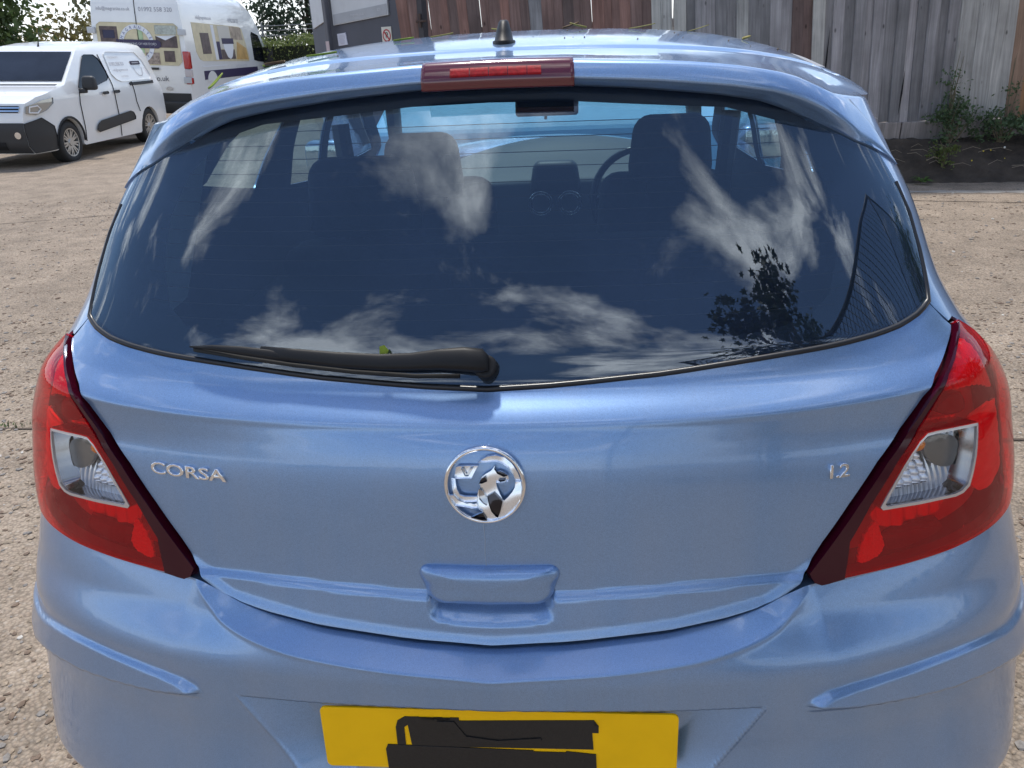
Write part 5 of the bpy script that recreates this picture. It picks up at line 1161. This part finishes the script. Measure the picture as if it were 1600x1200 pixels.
# second face, folded back to the left
d2=math.radians(-63.7+35); c2,s2=math.cos(d2),math.sin(d2)
def T2(u,v,d): return Vector((-1.40+u*c2-d*s2*-1*-1,u*s2+d*c2,v))
bm=bmesh.new(); prism(bm,[(-1.15,0),(0,0),(0,3.4),(-1.15,3.4)],T2,.0,.04); bobj('side_wall_panel',bm,NAVY,hd)
bm=bmesh.new(); prism(bm,[(-1.0,1.74),(-.06,1.80),(-.06,3.2),(-1.0,3.2)],T2,-.016,-.002); bobj('side_white_board',bm,SIGNW,hd)
# ------------------------------------------------------------ plants on the bank
def bush(name,loc,rad,nc,nl,leaf,spread,label,group,mat=LW,stems=10,h=.8,lean=.2):
    t=empty(name,loc); tag(t,label,'plant',group)
    bm=bmesh.new()
    for k in range(stems):
        a=random.uniform(0,6.28); r=random.uniform(.1,.8); e=Vector((math.cos(a)*rad[0]*r,-abs(math.sin(a))*rad[1]*r*.6,h*random.uniform(.5,1.2)))
        tube(bm,[(e.x*.1,0,-.05),(e.x*.5+random.uniform(-.03,.03),e.y*.5,e.z*.5),e],[.006,.005,.002],5)
    bobj('stem',bm,pbr('plant_stem',(.16,.13,.08),.8),t)
    leaves('leaves',clumps((0,0,h*.45),rad,nc,nl,spread,.15),leaf,mat,t); return t
bush('weed_bush',(4.05,7.84,.33),(.26,.14,.26),20,34,.045,.055,'green scrambling weed climbing the fence foot, leftmost of the bank weeds','weeds along the bank',h=.45)
bush('weed_bush',(4.55,7.80,.36),(.42,.16,.13),24,36,.042,.055,'low dense green weed under the pale and orange boards','weeds along the bank',h=.30)
bush('weed_bush',(5.2,7.72,.35),(.5,.16,.17),34,40,.042,.055,'low dense green weed right of the orange board','weeds along the bank',h=.30)
bush('weed_bush',(3.92,7.60,.18),(.12,.08,.12),9,34,.035,.035,'small yellow-green weed hanging down the bank face','weeds along the bank',h=.2,mat=LY)
bush('climbing_weed',(4.05,7.90,.55),(.13,.05,.26),14,16,.035,.05,'thin vine climbing up the boards above the left weed','weeds along the bank',h=.62,stems=5)
bush('climbing_weed',(4.62,7.90,.55),(.10,.05,.22),8,10,.035,.05,'sparse vine climbing the pale boards','weeds along the bank',h=.55,stems=4)
def rosette(loc,n,l,label):
    t=empty('dandelion',loc); tag(t,label,'plant','dandelions at the foot of the bank'); V=[];F=[]
    for k in range(n):
        a=random.uniform(0,6.28); L_=l*random.uniform(.6,1.2); d=Vector((math.cos(a),math.sin(a),0)); e=Vector((-d.y,d.x,0))*.012; up=random.uniform(.4,1.1)
        b=len(V); p=[Vector((0,0,0)),d*L_*.5+Vector((0,0,L_*.45*up)),d*L_+Vector((0,0,L_*.35*up))]; V+=[p[0],p[1]-e,p[1]+e,p[2]]; F.append((b,b+1,b+3,b+2))
    mobj('leaves',V,F,leafmat('dandelion_leaf',(.10,.19,.04)),t,smooth=False)
rosette((3.66,7.40,.02),22,.13,'bright green leafy rosette at the foot of the earth bank'); rosette((3.32,7.46,.03),14,.10,'small green tuft at the bank foot, closest to the blue car')
fl=[]
for k,(x,y,z,r,col) in enumerate([(4.30,7.62,.22,.010,(.75,.60,.03)),(4.36,7.60,.23,.009,(.75,.60,.03)),(4.17,7.55,.14,.010,(.75,.60,.03)),(4.50,7.62,.25,.014,(.8,.78,.7)),(4.46,7.5,.16,.007,(.75,.6,.03))]):
    bm=bmesh.new(); bmesh.ops.create_icosphere(bm,subdivisions=1,radius=r*.8)
    o=bobj('wild_flower',bm,pbr('petal',col,.6),None); o.location=(x,y-.02,z+.06)
    tag(o,['small yellow flower on the bank, left of the close pair','yellow flower of the close pair','lowest yellow flower on the bank','small white flower at the right of the yellow ones','tiny yellow flower near the bottom of the bank'][k] if k else 'small yellow flower, first of the close pair on the bank','flower','flowers on the earth bank')
# dry stalks and roots
st=empty('dry_stalks',(0,0,0)); tag(st,'pale dry stalks and roots sprawled over the earth bank','dry stalks')
bm=bmesh.new()
for k in range(26):
    x=random.uniform(3.1,5.2); y=7.50-.135*(x-3.2)+random.uniform(.03,.35); z=.04+.36*((y-7.2)/.8); a=random.uniform(-.5,.5); l=random.uniform(.08,.26)
    tube(bm,[(x,y-.02,z+.03),(x+l*.5*math.cos(a),y-.05,z+.06+l*.3*math.sin(a)),(x+l*math.cos(a),y-.03,z+.03+l*.5*math.sin(a))],[.003,.0025,.0015],5)
bobj('stalk',bm,pbr('dry_stalk',(.27,.22,.16),.85),st)
for x0 in (3.05,3.62,4.25):
    pass
# ------------------------------------------------------------ made-up pale blue container seen through the windscreen
sk=empty('blue_stand_in',(-.15,5.05,0)); tag(sk,'made-up pale blue covered container in front of the car, seen through its windscreen','container')
BLUEP=pbr('sky_blue_cover',(.20,.50,.74),.5,var=(3,.12),bump=(5,.3,.02))
bm=bmesh.new(); prism(bm,[(-.75,.18),(.60,.18),(.60,1.30),(.45,1.32),(-.70,1.00),(-.75,.96)],lambda u,v,d:Vector((d,u,v)),-1.0,1.6); bobj('cover',bm,BLUEP,sk,bevel=.03)  # invented block, sloped to catch sky light as a bright blue area
bm=bmesh.new(); box(bm,(1.05,-.16,1.19),(.05,1.15,.03),Matrix.Rotation(math.radians(15.5),3,'X')); bobj('pale_strap',bm,pbr('pale_strap',(.42,.43,.40),.6),sk)
text('SKIP HIRE',.001,0,'x',BLUEP,sk,lambda u,v,d:Vector((0,0,.5))) if 0 else None
bm=bmesh.new(); box(bm,(0,0,.09),(2.0,.9,.18)); bobj('skid',bm,DG,sk,bevel=.01)
# ------------------------------------------------------------ leaves and twigs lying on the car roof and glass
def roofz(x,y): 
    s=x/.655; return float(roofp(np.array([s]),np.array([y]))[0,2])
LEAFG=leafmat('fallen_leaf_green',(.26,.34,.05)); LEAFY=leafmat('fallen_leaf_yellow',(.36,.32,.10)); LEAFB=leafmat('fallen_leaf_brown',(.16,.10,.05))
def debris(name,x,y,L_,W_,ang,lift,mat,label,cat='leaf',curl=.3,z=None):
    V=[];F=[];n=7; d=Vector((math.cos(ang),math.sin(ang),0)); e=Vector((-d.y,d.x,0))
    z0=roofz(x,y)+.001 if z is None else z
    for i in range(n):
        f=i/(n-1); w_=W_*math.sin(math.pi*(.08+.86*f))**.7/2; p=d*(L_*(f-.2)); zz_=lift*f**1.3; base=Vector((x,y,z0))
        for s_ in (-1,0,1): V.append(base+p+e*w_*s_+Vector((0,0,zz_+abs(s_)*W_*curl+.001)))
    for i in range(n-1):
        for j in (0,1): F.append((i*3+j,i*3+j+1,(i+1)*3+j+1,(i+1)*3+j))
    o=mobj(name,V,F,mat,None); md=o.modifiers.new('thick','SOLIDIFY'); md.thickness=.0012; return tag(o,label,cat,'leaves and twigs fallen on the car roof')
debris('fallen_leaf',-.595,.80,.040,.010,math.radians(60),.026,LEAFG,'curled green sycamore seed standing up at the roof corner nearest the vans')
debris('fallen_leaf',-.38,.80,.060,.010,math.radians(8),.005,LEAFG,'long green leaf lying on the roof below the paper notice')
debris('fallen_leaf',-.47,.80,.05,.016,math.radians(-20),.004,LEAFB,'brown leaf piece just left of the long green leaf')
debris('fallen_leaf',-.25,1.0,.045,.010,math.radians(5),.004,LEAFG,'green leaf tip in front of the parking sign')
debris('fallen_leaf',-.17,1.02,.05,.007,math.radians(0),.006,LEAFY,'thin yellow stalk trailing right of the parking sign')
debris('fallen_leaf',-.02,1.12,.045,.008,math.radians(170),.006,LEAFY,'yellow stalk just left of the roof aerial')
debris('fallen_leaf',.115,1.18,.04,.012,math.radians(20),.010,LEAFB,'crumpled pale leaf right of the roof aerial')
debris('fallen_leaf',.155,1.18,.04,.012,math.radians(170),.010,LEAFY,'second crumpled pale leaf right of the roof aerial')
debris('twig',.27,1.14,.06,.004,math.radians(4),.008,LEAFY,'longer pale twig on the roof in front of the brown boards','twig')
debris('twig',.40,1.14,.05,.003,math.radians(8),.012,LEAFY,'thin pale twig pointing at the pale fence boards','twig')
debris('fallen_leaf',.49,1.0,.025,.012,math.radians(40),.004,LEAFY,'small pale leaf beside the roof edge trim on the right')
debris('fallen_leaf',-.52,.92,.04,.010,math.radians(30),.004,LEAFG,'small flat green leaf on the roof edge trim on the left')
bm=bmesh.new()
for k in range(70):
    x=random.uniform(-.56,.58); y=random.uniform(.48,1.25); z=roofz(x,y) if y>.68 else None
    if z is None: continue
    r=random.uniform(.0006,.0018); bmesh.ops.create_icosphere(bm,subdivisions=0 if False else 1,radius=r,matrix=Matrix.Translation((x,y,z+r*.3)))
tag(bobj('roof_specks',bm,LEAFB,None),'tiny brown specks of plant litter scattered over the car roof','litter',kind='stuff')
gp=glassP(-.150,1.066,.012)
o=mobj('fallen_leaf',[gp+Vector(v) for v in ((-.006,0,-.006),(.004,-.002,-.008),(.008,0,.0),(.003,-.002,.009),(-.005,0,.006))],[(0,1,2,3,4)],LEAFG,None,smooth=False); tag(o,'tiny bright green leaf caught behind the rear wiper arm','leaf')
# ------------------------------------------------------------ behind the camera: seen mirrored in the glass and paint
MAPLE=leafmat('leaf_maple',(.045,.06,.022))
t=empty('maple_tree',(3.1,-5.0,0)); tag(t,'slender maple tree behind the photographer, mirrored at the lower right of the rear glass','tree')
bm=bmesh.new(); tube(bm,[(0,0,-.1),(.1,.05,2.5),(-.05,0,4.8),(-.2,.1,7.2)],[.14,.11,.07,.02],9)
ctrs=[((p[0]*1.45+.25,p[1]*1.3,p[2]*1.02),r*1.15) for p,r in [((-.2,.1,7.3),.55),((-1.0,.6,5.6),.45),((-.5,.3,6.1),.50),((.2,-.1,6.5),.45),((-.9,.2,4.7),.55),((0,0,5.2),.6),((.9,.0,5.4),.5),((1.3,.2,4.4),.5),((-.4,.3,4.0),.6),((.6,.1,3.9),.6),((-.7,.2,3.2),.6),((.2,0,3.0),.7),((1.5,.3,3.4),.55),((-1.2,.5,2.6),.5),((.9,.1,2.5),.6)]]
for c_,r in ctrs: tube(bm,[(0,0,max(1,c_[2]-1.6)),(c_[0]*.6,c_[1]*.6,c_[2]-.5),c_],[.06,.045,.022],5)
bobj('trunk',bm,BARK,t,smooth=True)
P_=np.concatenate([np.array(c_)+rng.normal(size=(int(230*(r/.5)**2),3))*r*.36 for c_,r in ctrs]); leaves('crown',P_,.125,MAPLE,t,True,flat=.8)
tree('broadleaf_tree',(9.6,1.2,0),5.6,(2.4,2.6,2.6),LG,110,50,.2,.35,'bushy tree out of frame on the right, mirrored at the glass edge',cz=3.0)
mf=empty('mesh_fence',(0,0,0)); tag(mf,'tall diamond-mesh fence out of frame on the right, mirrored in the rear glass','fence')
pts=[(1.06,-6.64),(2.46,-4.21),(4.98,.14),(11.5,3.47)]; Hf=4.95
WIRE=pbr('black_wire',(.012,.012,.013),.5); 
bm=bmesh.new(); tube(bm,[(*p,Hf) for i,p in enumerate(pts)],.035,8); bobj('top_rail',bm,WIRE,mf)
for p in pts:
    bm=bmesh.new(); tube(bm,[(*p,0),(*p,Hf)],.04,8); bobj('post',bm,WIRE,mf)
bm=bmesh.new(); sp=.16
for a,b in zip(pts[:-1],pts[1:]):
    a=Vector((*a,0)); b=Vector((*b,0)); Lh=(b-a).length; d=(b-a)/Lh
    k=-Hf
    while k<Lh:
        for s_ in (1,-1):
            # line x=k+z or mirrored
            z0,z1=0.,Hf; x0,x1=(k,k+Hf) if s_>0 else (k+Hf,k)
            if min(x0,x1)<0 or max(x0,x1)>Lh:
                f0=0.;f1=1.
                def cl(f): return x0+(x1-x0)*f
                for lim in (0,Lh):
                    if (x0-lim)*(x1-lim)<0:
                        f=(lim-x0)/(x1-x0)
                        if (x0<0 if lim==0 else x0>Lh): f0=max(f0,f)
                        else: f1=min(f1,f)
                if f0>=f1: continue
                z0,z1=Hf*f0,Hf*f1; x0,x1=cl(f0),cl(f1)
            if x1<-.01 or x0<-.01 or x0>Lh+.01 or x1>Lh+.01: continue
            tube(bm,[a+d*x0+Vector((0,0,z0)),a+d*x1+Vector((0,0,z1))],.008,3,False)
        k+=sp
tag(bobj('mesh_wire',bm,WIRE,mf),kind='stuff')
